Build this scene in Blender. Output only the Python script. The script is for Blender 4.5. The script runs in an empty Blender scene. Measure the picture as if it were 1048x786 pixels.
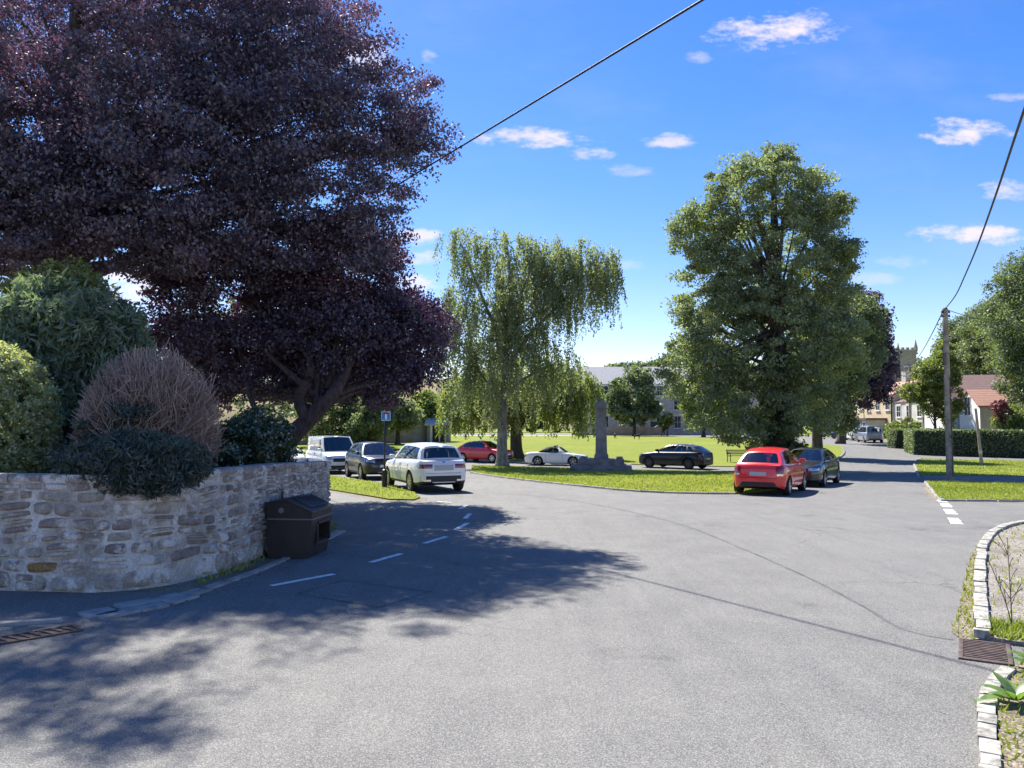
import bpy, bmesh, math, random
import numpy as np
from mathutils import Vector, Matrix
from mathutils.bvhtree import BVHTree

S = bpy.context.scene
COL = S.collection
R = math.radians
rng = np.random.default_rng(7)
random.seed(7)

# ------------------------------------------------------------------ camera
H = 2.2
F = 787.0
PITCH = math.atan(43 / F)
cam = bpy.data.cameras.new('camera')
cam.sensor_width = 36
cam.lens = F / 1048 * 36
cam.clip_end = 5000
camo = bpy.data.objects.new('camera', cam)
camo.location = (0, 0, H)
camo.rotation_euler = (math.pi / 2 + PITCH, 0, 0)
COL.objects.link(camo)
S.camera = camo

# ------------------------------------------------------------------ light
SUN_AZ, SUN_EL = -26.0, 52.0            # degrees, azimuth from +Y towards +X
sd = Vector((math.sin(R(SUN_AZ)) * math.cos(R(SUN_EL)), math.cos(R(SUN_AZ)) * math.cos(R(SUN_EL)), math.sin(R(SUN_EL))))
sl = bpy.data.lights.new('sun', 'SUN')
sl.energy = 4.6
sl.angle = R(0.53)
sl.color = (1.0, 0.95, 0.86)
so = bpy.data.objects.new('sun', sl)
so.rotation_euler = sd.to_track_quat('Z', 'Y').to_euler()
so.location = (-20, 40, 60)
COL.objects.link(so)

S.view_settings.view_transform = 'Standard'
S.view_settings.look = 'None'
S.view_settings.exposure = 1.22
S.view_settings.gamma = 1.0
S.view_settings.use_curve_mapping = False
S.render.engine = 'CYCLES'
cy = S.cycles
cy.use_denoising = True
try:
    cy.denoiser = 'OPENIMAGEDENOISE'
    cy.denoising_input_passes = 'RGB_ALBEDO_NORMAL'
    cy.denoising_prefilter = 'ACCURATE'
except Exception:
    pass
cy.max_bounces = 7
cy.diffuse_bounces = 3
cy.glossy_bounces = 3
cy.transmission_bounces = 5
cy.transparent_max_bounces = 10
cy.sample_clamp_indirect = 6


class NT:
    """small node tree helper"""
    def __init__(self, tree):
        self.t = tree
        self.n = tree.nodes
        self.l = tree.links

    def node(self, kind, **kw):
        n = self.n.new(kind)
        for k, v in kw.items():
            setattr(n, k, v)
        return n

    def put(self, sock, v):
        if v is None:
            return
        if isinstance(v, bpy.types.NodeSocket):
            self.l.new(v, sock)
        else:
            if isinstance(v, (tuple, list)) and len(v) == 3 and len(sock.default_value) == 4:
                v = (*v, 1)
            sock.default_value = v

    def math(self, op, a, b=None, c=None, clamp=False):
        n = self.node('ShaderNodeMath', operation=op, use_clamp=clamp)
        for i, v in enumerate((a, b, c)):
            self.put(n.inputs[i], v)
        return n.outputs[0]

    def mix(self, f, a, b, blend='MIX'):
        n = self.node('ShaderNodeMix', data_type='RGBA', blend_type=blend)
        self.put(n.inputs[0], f)
        self.put(n.inputs[6], a)
        self.put(n.inputs[7], b)
        return n.outputs[2]

    def noise(self, vec, scale, detail=4, rough=0.55, out=0):
        n = self.node('ShaderNodeTexNoise')
        n.inputs['Scale'].default_value = scale
        n.inputs['Detail'].default_value = detail
        n.inputs['Roughness'].default_value = rough
        if vec is not None:
            self.l.new(vec, n.inputs['Vector'])
        return n.outputs[out]

    def ramp(self, f, stops, interp='LINEAR'):
        n = self.node('ShaderNodeValToRGB')
        n.color_ramp.interpolation = interp
        el = n.color_ramp.elements
        while len(el) < len(stops):
            el.new(0.5)
        for e, (p, c) in zip(el, stops):
            e.position = p
            e.color = (*c, 1) if isinstance(c, (tuple, list)) else (c, c, c, 1)
        self.put(n.inputs[0], f)
        return n.outputs[0]

    def smooth(self, v, a, b):
        n = self.node('ShaderNodeMapRange', interpolation_type='SMOOTHSTEP')
        self.put(n.inputs[0], v)
        n.inputs[1].default_value = a
        n.inputs[2].default_value = b
        return n.outputs[0]

    def bump(self, h, strength, dist):
        n = self.node('ShaderNodeBump')
        n.inputs['Strength'].default_value = strength
        n.inputs['Distance'].default_value = dist
        self.put(n.inputs['Height'], h)
        return n.outputs[0]


# ------------------------------------------------------------------ sky
world = bpy.data.worlds.new('World')
S.world = world
world.use_nodes = True
wt = NT(world.node_tree)
wt.n.clear()
sky = wt.node('ShaderNodeTexSky', sky_type='NISHITA')
sky.sun_disc = False
sky.sun_elevation = R(SUN_EL)
sky.sun_rotation = R(SUN_AZ)
sky.altitude = 100
sky.air_density = 1.0
sky.dust_density = 0.15
sky.ozone_density = 2.5
hs = wt.node('ShaderNodeHueSaturation')
hs.inputs['Saturation'].default_value = 1.42
hs.inputs['Value'].default_value = 1.0
wt.put(hs.inputs['Color'], wt.mix(1.0, sky.outputs[0], (1.03, .885, .93), 'MULTIPLY'))
tc = wt.node('ShaderNodeTexCoord')
sep = wt.node('ShaderNodeSeparateXYZ')
wt.l.new(tc.outputs['Generated'], sep.inputs[0])
yy = wt.math('MAXIMUM', sep.outputs[1], 0.02)
su = wt.math('DIVIDE', sep.outputs[0], yy)
sv = wt.math('DIVIDE', sep.outputs[2], yy)
cmb = wt.node('ShaderNodeCombineXYZ')
wt.put(cmb.inputs[0], su)
wt.put(cmb.inputs[1], wt.math('MULTIPLY', sv, 2.2))
nz = wt.noise(cmb.outputs[0], 13, 7, 0.62)
nz2 = wt.noise(cmb.outputs[0], 42, 5, 0.6)
wob = wt.math('ADD', wt.math('MULTIPLY', wt.math('SUBTRACT', nz, 0.5), 4.6), wt.math('MULTIPLY', wt.math('SUBTRACT', nz2, 0.5), 2.6))
# clouds as soft patches at sky directions (azimuth, height, half sizes, density)
cl = None
for (u, v, a, b, d) in [
        (805, 22, 60, 20, 1.0), (830, 14, 30, 16, .8), (545, 136, 56, 11, .85), (605, 153, 25, 7, .65), (690, 139, 30, 8, .75),
        (997, 130, 46, 13, .95), (1000, 237, 56, 11, .9), (1040, 190, 30, 11, .7), (648, 170, 26, 6, .35),
        (718, 50, 14, 6, .4), (425, 240, 24, 9, .8), (425, 262, 30, 8, .55), (428, 287, 28, 9, .8),
        (365, 48, 34, 18, .9), (435, 50, 10, 9, .4), (1040, 92, 26, 5, .4), (890, 285, 40, 7, .3), (935, 265, 36, 7, .25), (645, 270, 20, 6, .25),
        (130, 300, 40, 30, .9)]:
    cu, cv = (u - 524) / F, (436 - v) / F
    du = wt.math('MULTIPLY', wt.math('SUBTRACT', su, cu), F / (a * 1.06))
    dv = wt.math('MULTIPLY', wt.math('SUBTRACT', sv, cv), F / (b * 1.08))
    q = wt.math('ADD', wt.math('MULTIPLY', du, du), wt.math('MULTIPLY', dv, dv))
    q = wt.math('SUBTRACT', wt.math('SUBTRACT', 1.0, q), wt.math('MULTIPLY', wob, 1.0))
    m = wt.math('MULTIPLY', wt.smooth(q, -0.1, 1.5), d)
    cl = m if cl is None else wt.math('MAXIMUM', cl, m)
cl = wt.math('MULTIPLY', cl, wt.smooth(sep.outputs[1], 0.02, 0.2))
veil = wt.math('MULTIPLY', wt.smooth(wt.noise(cmb.outputs[0], 3.0, 5, 0.6), 0.45, 0.8), 0.10)
cl = wt.math('MAXIMUM', cl, veil)
skyc = wt.mix(wt.math('MULTIPLY', cl, 0.9), hs.outputs[0], (5.3, 4.65, 5.1))
bg = wt.node('ShaderNodeBackground')
bg.inputs[1].default_value = 0.092
wt.put(bg.inputs[0], skyc)
wo = wt.node('ShaderNodeOutputWorld')
wt.l.new(bg.outputs[0], wo.inputs[0])

# ------------------------------------------------------------------ terrain and pixel helpers
TY = [-60, 18, 24, 30, 36, 42, 50, 56, 62, 68, 75, 82, 90, 105, 120, 160, 220, 400, 3000]
TZ = [0, 0, -.03, -.10, -.20, -.29, -.33, -.24, -.09, .07, .25, .40, .50, .62, .70, .80, 1.0, 1.6, 2.0]


def gz(y):
    return float(np.interp(y, TY, TZ))


def ray(px, py):
    a, b = (px - 524) / F, (393 - py) / F
    c, s = math.cos(PITCH), math.sin(PITCH)
    return Vector((a, c - b * s, s + b * c))


def at(px, py):
    """ground point seen at that place of the photo"""
    d = ray(px, py)
    y = 20.0
    for _ in range(60):
        t = (gz(y) - H) / d.z if d.z < -1e-5 else 400
        t = max(1, min(t, 500))
        y = 0.5 * y + 0.5 * d.y * t
    return Vector((d.x / d.y * y, y, gz(y)))


def wp(px, py, Y):
    d = ray(px, py)
    t = Y / d.y
    return Vector((d.x * t, Y, H + d.z * t))


# ------------------------------------------------------------------ mesh helpers
class MB:
    def __init__(self):
        self.v = []
        self.f = []
        self.m = []

    def add(self, V, Fc, mi=0):
        o = len(self.v)
        self.v += [tuple(p) for p in V]
        self.f += [tuple(i + o for i in f) for f in Fc]
        self.m += [mi] * len(Fc)
        return self

    def box(self, c, s, rot=None, mi=0, taper=1.0):
        hx, hy, hz = s[0] / 2, s[1] / 2, s[2] / 2
        V = []
        for z in (-1, 1):
            k = taper if z > 0 else 1
            for x, y in ((-1, -1), (1, -1), (1, 1), (-1, 1)):
                p = Vector((x * hx * k, y * hy * k, z * hz))
                if rot is not None:
                    p = rot @ p
                V.append(p + Vector(c))
        return self.add(V, [(3, 2, 1, 0), (4, 5, 6, 7), (0, 1, 5, 4), (1, 2, 6, 5), (2, 3, 7, 6), (3, 0, 4, 7)], mi)

    def tube(self, pts, rad, n=8, mi=0, cap=True):
        pts = [Vector(p) for p in pts]
        if not hasattr(rad, '__len__'):
            rad = [rad] * len(pts)
        V, Fc = [], []
        up = Vector((0.31, 0.17, 0.93)).normalized()
        for i, p in enumerate(pts):
            t = (pts[min(i + 1, len(pts) - 1)] - pts[max(i - 1, 0)]).normalized()
            a = t.cross(up)
            if a.length < 1e-3:
                a = t.cross(Vector((1, 0, 0)))
            a.normalize()
            b = t.cross(a)
            for k in range(n):
                th = 2 * math.pi * k / n
                V.append(p + (a * math.cos(th) + b * math.sin(th)) * rad[i])
        for i in range(len(pts) - 1):
            for k in range(n):
                k2 = (k + 1) % n
                Fc.append((i * n + k, i * n + k2, (i + 1) * n + k2, (i + 1) * n + k))
        if cap:
            Fc.append(tuple(range(n)))
            Fc.append(tuple(range((len(pts) - 1) * n + n - 1, (len(pts) - 1) * n - 1, -1)))
        return self.add(V, Fc, mi)

    def build(self, name, mats, parent=None, smooth=False, angle=None, loc=None, bevel=0):
        me = bpy.data.meshes.new(name)
        me.from_pydata(self.v, [], self.f)
        mats = mats if isinstance(mats, (list, tuple)) else [mats]
        for m in mats:
            me.materials.append(m)
        me.polygons.foreach_set('material_index', self.m)
        bm = bmesh.new()
        bm.from_mesh(me)
        bmesh.ops.recalc_face_normals(bm, faces=bm.faces)
        if bevel:
            bmesh.ops.bevel(bm, geom=bm.edges[:], offset=bevel, segments=2, affect='EDGES', profile=0.6)
        bm.to_mesh(me)
        bm.free()
        if smooth or angle or bevel:
            me.polygons.foreach_set('use_smooth', [True] * len(me.polygons))
            if angle:
                me.set_sharp_from_angle(angle=R(angle))
            elif bevel:
                me.set_sharp_from_angle(angle=R(50))
        o = bpy.data.objects.new(name, me)
        COL.objects.link(o)
        if parent:
            o.parent = parent
        if loc is not None:
            o.location = loc
        return o


def quad_obj(name, V, nper, mat, parent=None, tone=None, smooth=False):
    """mesh from an array of separate n-gons (N*nper, 3)"""
    V = np.asarray(V, dtype=np.float32).reshape(-1, 3)
    n = len(V) // nper
    me = bpy.data.meshes.new(name)
    me.vertices.add(len(V))
    me.vertices.foreach_set('co', V.ravel())
    me.loops.add(len(V))
    me.loops.foreach_set('vertex_index', np.arange(len(V), dtype=np.int32))
    me.polygons.add(n)
    me.polygons.foreach_set('loop_start', np.arange(n, dtype=np.int32) * nper)
    me.materials.append(mat)
    if tone is not None:
        a = me.attributes.new('tone', 'FLOAT', 'FACE')
        a.data.foreach_set('value', np.asarray(tone, dtype=np.float32))
    me.update(calc_edges=True)
    o = bpy.data.objects.new(name, me)
    COL.objects.link(o)
    if parent:
        o.parent = parent
    return o


def thing(name, label, cat, loc=(0, 0, 0), rz=0, group=None):
    o = bpy.data.objects.new(name, None)
    COL.objects.link(o)
    o.location = loc
    o.rotation_euler = (0, 0, rz)
    o.empty_display_size = 0.2
    tag(o, label, cat, group)
    return o


def tag(o, label, cat, group=None, kind=None):
    o['label'] = label
    o['category'] = cat
    if group:
        o['group'] = group
    if kind:
        o['kind'] = kind
    return o


def struct(o):
    o['kind'] = 'structure'
    return o


def spline(P, n=8, closed=False):
    P = [Vector(p) for p in P]
    out = []
    m = len(P)
    for i in range(m if closed else m - 1):
        if closed:
            p0, p1, p2, p3 = P[(i - 1) % m], P[i], P[(i + 1) % m], P[(i + 2) % m]
        else:
            p0, p1, p2, p3 = P[max(i - 1, 0)], P[i], P[i + 1], P[min(i + 2, m - 1)]
        for k in range(n):
            t = k / n
            out.append(0.5 * ((2 * p1) + (p2 - p0) * t + (2 * p0 - 5 * p1 + 4 * p2 - p3) * t * t + (3 * p1 - p0 - 3 * p2 + p3) * t ** 3))
    if not closed:
        out.append(P[-1])
    return out


# ------------------------------------------------------------------ materials
MATS = {}


def newmat(name):
    m = bpy.data.materials.new(name)
    m.use_nodes = True
    t = NT(m.node_tree)
    t.n.clear()
    out = t.node('ShaderNodeOutputMaterial')
    MATS[name] = m
    return m, t, out


def pbr(name, col, rough=0.6, metal=0.0, spec=0.5, coat=0.0, var=0.0, vscale=6.0, bump=0.0, bscale=40.0, bdist=0.01):
    m, t, out = newmat(name)
    b = t.node('ShaderNodeBsdfPrincipled')
    b.inputs['Roughness'].default_value = rough
    b.inputs['Metallic'].default_value = metal
    b.inputs['Specular IOR Level'].default_value = spec
    b.inputs['Coat Weight'].default_value = coat
    b.inputs['Coat Roughness'].default_value = 0.04
    co = t.node('ShaderNodeTexCoord').outputs['Object']
    if var:
        n = t.noise(co, vscale, 6, 0.6)
        lo = tuple(max(0, c * (1 - var)) for c in col)
        hi = tuple(min(1, c * (1 + var)) for c in col)
        t.put(b.inputs['Base Color'], t.ramp(n, [(0.3, lo), (0.7, hi)]))
    else:
        t.put(b.inputs['Base Color'], col)
    if bump:
        t.put(b.inputs['Normal'], t.bump(t.noise(co, bscale, 5, 0.6), bump, bdist))
    t.l.new(b.outputs[0], out.inputs[0])
    return m


def leafmat(name, dark, mid, light, trans, tw=0.4, gloss=0.06, grough=0.58):
    m, t, out = newmat(name)
    at_ = t.node('ShaderNodeAttribute', attribute_name='tone')
    c = t.ramp(at_.outputs['Fac'], [(0.0, dark), (0.5, mid), (1.0, light)])
    d = t.node('ShaderNodeBsdfDiffuse')
    t.put(d.inputs[0], c)
    tr = t.node('ShaderNodeBsdfTranslucent')
    t.put(tr.inputs[0], t.mix(1.0, c, trans, 'MULTIPLY'))
    mx = t.node('ShaderNodeMixShader')
    mx.inputs[0].default_value = tw
    t.l.new(d.outputs[0], mx.inputs[1])
    t.l.new(tr.outputs[0], mx.inputs[2])
    g = t.node('ShaderNodeBsdfGlossy')
    g.inputs['Roughness'].default_value = grough
    t.put(g.inputs[0], (0.9, 0.95, 1.0))
    mg = t.node('ShaderNodeMixShader')
    mg.inputs[0].default_value = gloss
    t.l.new(mx.outputs[0], mg.inputs[1])
    t.l.new(g.outputs[0], mg.inputs[2])
    t.l.new(mg.outputs[0], out.inputs[0])
    return m


T_GREEN = (1.6, 1.75, 0.95)
LEAF = {
    'lime': leafmat('lime_leaf', (.115, .145, .075), (.19, .22, .108), (.30, .32, .15), T_GREEN, .52, .07),
    'birch': leafmat('birch_leaf', (.13, .16, .085), (.21, .235, .12), (.32, .32, .165), T_GREEN, .52, .06),
    'yellowgreen': leafmat('yellow_green_leaf', (.10, .13, .035), (.17, .20, .05), (.27, .28, .08), T_GREEN, .5, .05),
    'dark': leafmat('dark_leaf', (.045, .068, .03), (.075, .105, .042), (.12, .155, .055), T_GREEN, .45, .06),
    'mid': leafmat('mid_leaf', (.08, .108, .05), (.13, .162, .07), (.21, .235, .095), T_GREEN, .48, .06),
    'beech': leafmat('copper_leaf', (.046, .038, .062), (.076, .058, .094), (.145, .088, .112), (1.7, 1.1, 1.25), .42, .11),
    'plum': leafmat('purple_leaf', (.034, .022, .045), (.06, .035, .066), (.12, .062, .085), (1.6, 1.0, 1.4), .35, .08),
    'topiary': leafmat('topiary_leaf', (.26, .29, .13), (.38, .40, .19), (.52, .51, .29), T_GREEN, .4, .08),
    'conifer': leafmat('conifer_leaf', (.09, .13, .085), (.155, .205, .125), (.24, .30, .175), T_GREEN, .35, .06),
    'juniper': leafmat('juniper_leaf', (.04, .062, .052), (.07, .09, .068), (.12, .115, .075), T_GREEN, .3, .05),
    'laurel': leafmat('laurel_leaf', (.04, .06, .026), (.07, .10, .038), (.125, .155, .055), T_GREEN, .4, .12, .35),
    'red': leafmat('red_leaf', (.10, .03, .03), (.17, .05, .05), (.26, .10, .08), (1.8, 1, 1), .4),
    'grass': leafmat('grass_blade', (.17, .215, .03), (.25, .285, .045), (.37, .36, .11), (1.7, 1.8, .9), .4, .04),
    'weed': leafmat('weed_leaf', (.085, .15, .035), (.14, .22, .05), (.2, .28, .075), (1.6, 1.8, .9), .4, .08, .35),
    'litter': leafmat('dead_leaf', (.06, .04, .025), (.17, .12, .07), (.36, .30, .20), (1, 1, 1), .1, .03),
    'twig': leafmat('bare_twig', (.20, .135, .105), (.35, .25, .20), (.52, .40, .33), (1, 1, 1), .0, .03),
}


def bark(name, a, b, sc=9):
    m, t, out = newmat(name)
    p = t.node('ShaderNodeBsdfPrincipled')
    p.inputs['Roughness'].default_value = .9
    co = t.node('ShaderNodeTexCoord').outputs['Object']
    mp = t.node('ShaderNodeMapping')
    mp.inputs['Scale'].default_value = (1, 1, .22)
    t.l.new(co, mp.inputs[0])
    n = t.noise(mp.outputs[0], sc, 7, .65)
    t.put(p.inputs['Base Color'], t.ramp(n, [(.35, a), (.65, b)]))
    t.put(p.inputs['Normal'], t.bump(n, .9, .05))
    t.l.new(p.outputs[0], out.inputs[0])
    return m


BARK = bark('bark', (.035, .028, .022), (.12, .10, .08))
BARK_BIRCH = bark('birch_bark', (.10, .09, .08), (.34, .32, .28))
BARK_PLUM = bark('plum_bark', (.028, .018, .016), (.11, .072, .062), 12)


def mat_asphalt():
    m, t, out = newmat('asphalt')
    b = t.node('ShaderNodeBsdfPrincipled')
    co = t.node('ShaderNodeTexCoord').outputs['Object']
    big = t.noise(co, .22, 5, .6)
    mid = t.noise(co, 1.4, 6, .65)
    mp = t.node('ShaderNodeMapping')
    mp.inputs['Rotation'].default_value = (0, 0, R(32))
    mp.inputs['Scale'].default_value = (2.2, .16, 1)
    t.l.new(co, mp.inputs[0])
    streak = t.noise(mp.outputs[0], 1.6, 5, .6)
    grit = t.noise(co, 95, 3, .75)
    vor = t.node('ShaderNodeTexVoronoi')
    vor.inputs['Scale'].default_value = 110
    t.l.new(co, vor.inputs['Vector'])
    c1 = t.ramp(big, [(.34, (.100, .096, .090)), (.66, (.195, .188, .171))])
    c2 = t.mix(t.smooth(mid, .35, .75), c1, (.215, .207, .186))
    c2 = t.mix(t.math('MULTIPLY', t.smooth(streak, .46, .70), .5), c2, (.088, .087, .088))
    c3 = t.mix(.58, c2, t.ramp(grit, [(.34, (.012, .012, .013)), (.5, (.125, .125, .123)), (.66, (.44, .43, .40))]))
    # light chippings seen as single specks
    sp = t.math('LESS_THAN', vor.outputs['Distance'], .18)
    sel = t.math('GREATER_THAN', t.node('ShaderNodeSeparateColor').outputs[0], 2)
    sc = t.node('ShaderNodeSeparateColor')
    t.l.new(vor.outputs['Color'], sc.inputs[0])
    sel = t.math('GREATER_THAN', sc.outputs[0], .62)
    c4 = t.mix(t.math('MULTIPLY', t.math('MULTIPLY', sp, sel), .6), c3, (.42, .41, .39))
    stain = t.noise(co, .75, 3, .5)
    c4 = t.mix(t.math('MULTIPLY', t.smooth(stain, .62, .72), .42), c4, (.055, .054, .054))
    # fine cracks
    v2 = t.node('ShaderNodeTexVoronoi', feature='DISTANCE_TO_EDGE')
    v2.inputs['Scale'].default_value = .33
    dn = t.node('ShaderNodeVectorMath', operation='ADD')
    nv = t.noise(co, 1.1, 5, .6, 1)
    t.l.new(co, dn.inputs[0])
    t.l.new(nv, dn.inputs[1])
    t.l.new(dn.outputs[0], v2.inputs['Vector'])
    crack = t.math('MULTIPLY', t.math('SUBTRACT', 1.0, t.smooth(v2.outputs['Distance'], 0.0, .010)), t.smooth(big, .5, .62))
    c5 = t.mix(t.math('MULTIPLY', crack, .55), c4, (.03, .03, .03))
    t.put(b.inputs['Base Color'], c5)
    b.inputs['Roughness'].default_value = .82
    b.inputs['Specular IOR Level'].default_value = .35
    hgt = t.math('ADD', t.math('MULTIPLY', grit, .5), t.math('MULTIPLY', vor.outputs['Distance'], .8))
    t.put(b.inputs['Normal'], t.bump(hgt, .4, .006))
    t.l.new(b.outputs[0], out.inputs[0])
    return m


def mat_grass():
    m, t, out = newmat('lawn')
    b = t.node('ShaderNodeBsdfPrincipled')
    g = t.node('ShaderNodeNewGeometry')
    co = g.outputs['Position']
    big = t.noise(co, .16, 5, .6)
    mid = t.noise(co, 1.1, 6, .7)
    fine = t.noise(co, 24, 4, .75)
    c = t.ramp(big, [(.32, (.17, .215, .028)), (.55, (.235, .255, .042)), (.75, (.31, .295, .085))])
    c = t.mix(t.smooth(mid, .4, .75), c, (.125, .175, .022))
    c = t.mix(.45, c, t.ramp(fine, [(.3, (.06, .095, .012)), (.5, (.19, .23, .038)), (.72, (.36, .35, .11))]))
    worn = t.noise(co, .55, 6, .72)
    c = t.mix(t.math('MULTIPLY', t.smooth(worn, .60, .72), .6), c, (.30, .25, .12))
    t.put(b.inputs['Base Color'], c)
    b.inputs['Roughness'].default_value = .95
    b.inputs['Specular IOR Level'].default_value = .1
    t.put(b.inputs['Normal'], t.bump(fine, .7, .05))
    t.l.new(b.outputs[0], out.inputs[0])
    return m


def mat_gravel(name, a, bcol, c):
    m, t, out = newmat(name)
    b = t.node('ShaderNodeBsdfPrincipled')
    co = t.node('ShaderNodeNewGeometry').outputs['Position']
    v = t.node('ShaderNodeTexVoronoi')
    v.inputs['Scale'].default_value = 38
    t.l.new(co, v.inputs['Vector'])
    sc = t.node('ShaderNodeSeparateColor')
    t.l.new(v.outputs['Color'], sc.inputs[0])
    n = t.noise(co, 1.3, 5, .6)
    cc = t.ramp(sc.outputs[0], [(0, a), (.5, bcol), (1, c)])
    cc = t.mix(t.smooth(n, .45, .7), cc, a)
    t.put(b.inputs['Base Color'], cc)
    b.inputs['Roughness'].default_value = .95
    t.put(b.inputs['Normal'], t.bump(t.math('SUBTRACT', 1, v.outputs['Distance']), .8, .02))
    t.l.new(b.outputs[0], out.inputs[0])
    return m


def mat_wallstone():
    m, t, out = newmat('rubble_stone')
    b = t.node('ShaderNodeBsdfPrincipled')
    co = t.node('ShaderNodeTexCoord').outputs['Object']
    at_ = t.node('ShaderNodeAttribute', attribute_name='tone')
    c = t.ramp(at_.outputs['Fac'], [(0, (.24, .185, .16)), (.25, (.37, .295, .25)), (.5, (.45, .38, .31)), (.72, (.51, .455, .385)), (.9, (.38, .30, .265)), (1, (.40, .23, .08))])
    n1 = t.noise(co, 9, 7, .7)
    n2 = t.noise(co, 45, 5, .7)
    n3 = t.noise(co, 3.2, 6, .68)
    c = t.mix(.65, c, t.ramp(n1, [(.3, .25), (.7, 1.4)]), 'MULTIPLY')
    c = t.mix(t.math('MULTIPLY', t.smooth(n3, .49, .60), .85), c, (.78, .72, .64))       # lime smears
    c = t.mix(.5, c, t.ramp(n2, [(.3, .4), (.7, 1.5)]), 'MULTIPLY')
    t.put(b.inputs['Base Color'], c)
    b.inputs['Roughness'].default_value = .93
    t.put(b.inputs['Normal'], t.bump(t.math('ADD', n1, t.math('MULTIPLY', n2, .5)), .9, .03))
    t.l.new(b.outputs[0], out.inputs[0])
    return m


def mat_mortar():
    m, t, out = newmat('lime_mortar')
    b = t.node('ShaderNodeBsdfPrincipled')
    co = t.node('ShaderNodeTexCoord').outputs['Object']
    n1 = t.noise(co, 2.4, 6, .65)
    n2 = t.noise(co, 30, 5, .7)
    c = t.ramp(n1, [(.34, (.38, .33, .28)), (.5, (.60, .55, .48)), (.62, (.82, .78, .72))])
    c = t.mix(.6, c, t.ramp(n2, [(.3, .45), (.65, 1.25)]), 'MULTIPLY')
    t.put(b.inputs['Base Color'], c)
    b.inputs['Roughness'].default_value = .95
    t.put(b.inputs['Normal'], t.bump(t.math('ADD', n1, n2), .9, .03))
    t.l.new(b.outputs[0], out.inputs[0])
    return m


def mat_masonry(name, a, b_, mort, sx, sy, mortar=.02):
    m, t, out = newmat(name)
    p = t.node('ShaderNodeBsdfPrincipled')
    co = t.node('ShaderNodeTexCoord').outputs['Object']
    sp = t.node('ShaderNodeSeparateXYZ')
    t.l.new(co, sp.inputs[0])
    cb = t.node('ShaderNodeCombineXYZ')
    t.put(cb.inputs[0], t.math('ADD', sp.outputs[0], sp.outputs[1]))
    t.put(cb.inputs[1], sp.outputs[2])
    br = t.node('ShaderNodeTexBrick')
    br.inputs['Scale'].default_value = 1
    br.inputs['Brick Width'].default_value = sx
    br.inputs['Row Height'].default_value = sy
    br.inputs['Mortar Size'].default_value = mortar
    t.put(br.inputs['Color1'], a)
    t.put(br.inputs['Color2'], b_)
    t.put(br.inputs['Mortar'], mort)
    t.l.new(cb.outputs[0], br.inputs['Vector'])
    n = t.noise(co, 1.5, 6, .7)
    c = t.mix(.6, br.outputs[0], t.ramp(n, [(.3, .6), (.7, 1.3)]), 'MULTIPLY')
    t.put(p.inputs['Base Color'], c)
    p.inputs['Roughness'].default_value = .9
    t.l.new(p.outputs[0], out.inputs[0])
    return m


def mat_tiles(name, a, b_, pitch=.3):
    m, t, out = newmat(name)
    p = t.node('ShaderNodeBsdfPrincipled')
    co = t.node('ShaderNodeTexCoord').outputs['Object']
    sp = t.node('ShaderNodeSeparateXYZ')
    t.l.new(co, sp.inputs[0])
    row = t.math('FRACT', t.math('DIVIDE', sp.outputs[2], pitch * .7))
    n = t.noise(co, 2.2, 6, .7)
    n2 = t.noise(co, 9, 3, .7)
    c = t.ramp(t.math('ADD', t.math('MULTIPLY', n, .6), t.math('MULTIPLY', n2, .4)), [(.35, a), (.65, b_)])
    c = t.mix(t.math('MULTIPLY', t.math('LESS_THAN', row, .16), .6), c, tuple(x * .35 for x in a))
    t.put(p.inputs['Base Color'], c)
    p.inputs['Roughness'].default_value = .85
    t.put(p.inputs['Normal'], t.bump(row, .6, .04))
    t.l.new(p.outputs[0], out.inputs[0])
    return m


def mat_glass():
    m, t, out = newmat('car_glass')
    g = t.node('ShaderNodeBsdfGlossy')
    g.inputs['Roughness'].default_value = .03
    t.put(g.inputs[0], (1, 1, 1))
    tr = t.node('ShaderNodeBsdfTransparent')
    t.put(tr.inputs[0], (.24, .27, .29))
    lw = t.node('ShaderNodeLayerWeight')
    lw.inputs[0].default_value = .35
    f = t.math('ADD', t.math('MULTIPLY', lw.outputs['Fresnel'], .85), .07, clamp=True)
    mx = t.node('ShaderNodeMixShader')
    t.put(mx.inputs[0], f)
    t.l.new(tr.outputs[0], mx.inputs[1])
    t.l.new(g.outputs[0], mx.inputs[2])
    t.l.new(mx.outputs[0], out.inputs[0])
    return m


ASPHALT = mat_asphalt()
LAWN = mat_grass()
GRAVEL = mat_gravel('gravel', (.17, .145, .12), (.24, .215, .185), (.36, .33, .29))
SOIL = mat_gravel('soil', (.13, .105, .075), (.22, .18, .13), (.34, .29, .22))
STONE = mat_wallstone()
MORTAR = mat_mortar()
SETT = pbr('pale_sett', (.34, .325, .285), .9, var=.65, vscale=9, bump=.9, bscale=30)
FLAG = pbr('kerb_stone', (.30, .285, .265), .9, var=.4, vscale=4, bump=.7, bscale=22)
PAINTLINE = pbr('road_paint', (.74, .74, .72), .75, var=.25, vscale=14, bump=.4, bscale=80)
TAR = pbr('tar', (.095, .092, .087), .8, var=.5, vscale=1.5)
IRON = pbr('cast_iron', (.12, .085, .075), .7, metal=.5, var=.5, vscale=12, bump=.4)
STEELDARK = pbr('dark_painted_steel', (.015, .016, .018), .4)
PLASTIC = pbr('brown_black_plastic', (.032, .024, .022), .5, var=.3, vscale=3, bump=.15, bscale=120, bdist=.003)
PLASTIC2 = pbr('dark_plastic_lid', (.026, .026, .03), .38, var=.25, vscale=4, bump=.1, bscale=90, bdist=.003)
GREYSTRIP = pbr('pale_moulding', (.20, .17, .165), .6)
WOODPOLE = pbr('weathered_pole', (.32, .27, .20), .9, var=.45, vscale=5, bump=.6, bscale=14)
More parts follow.
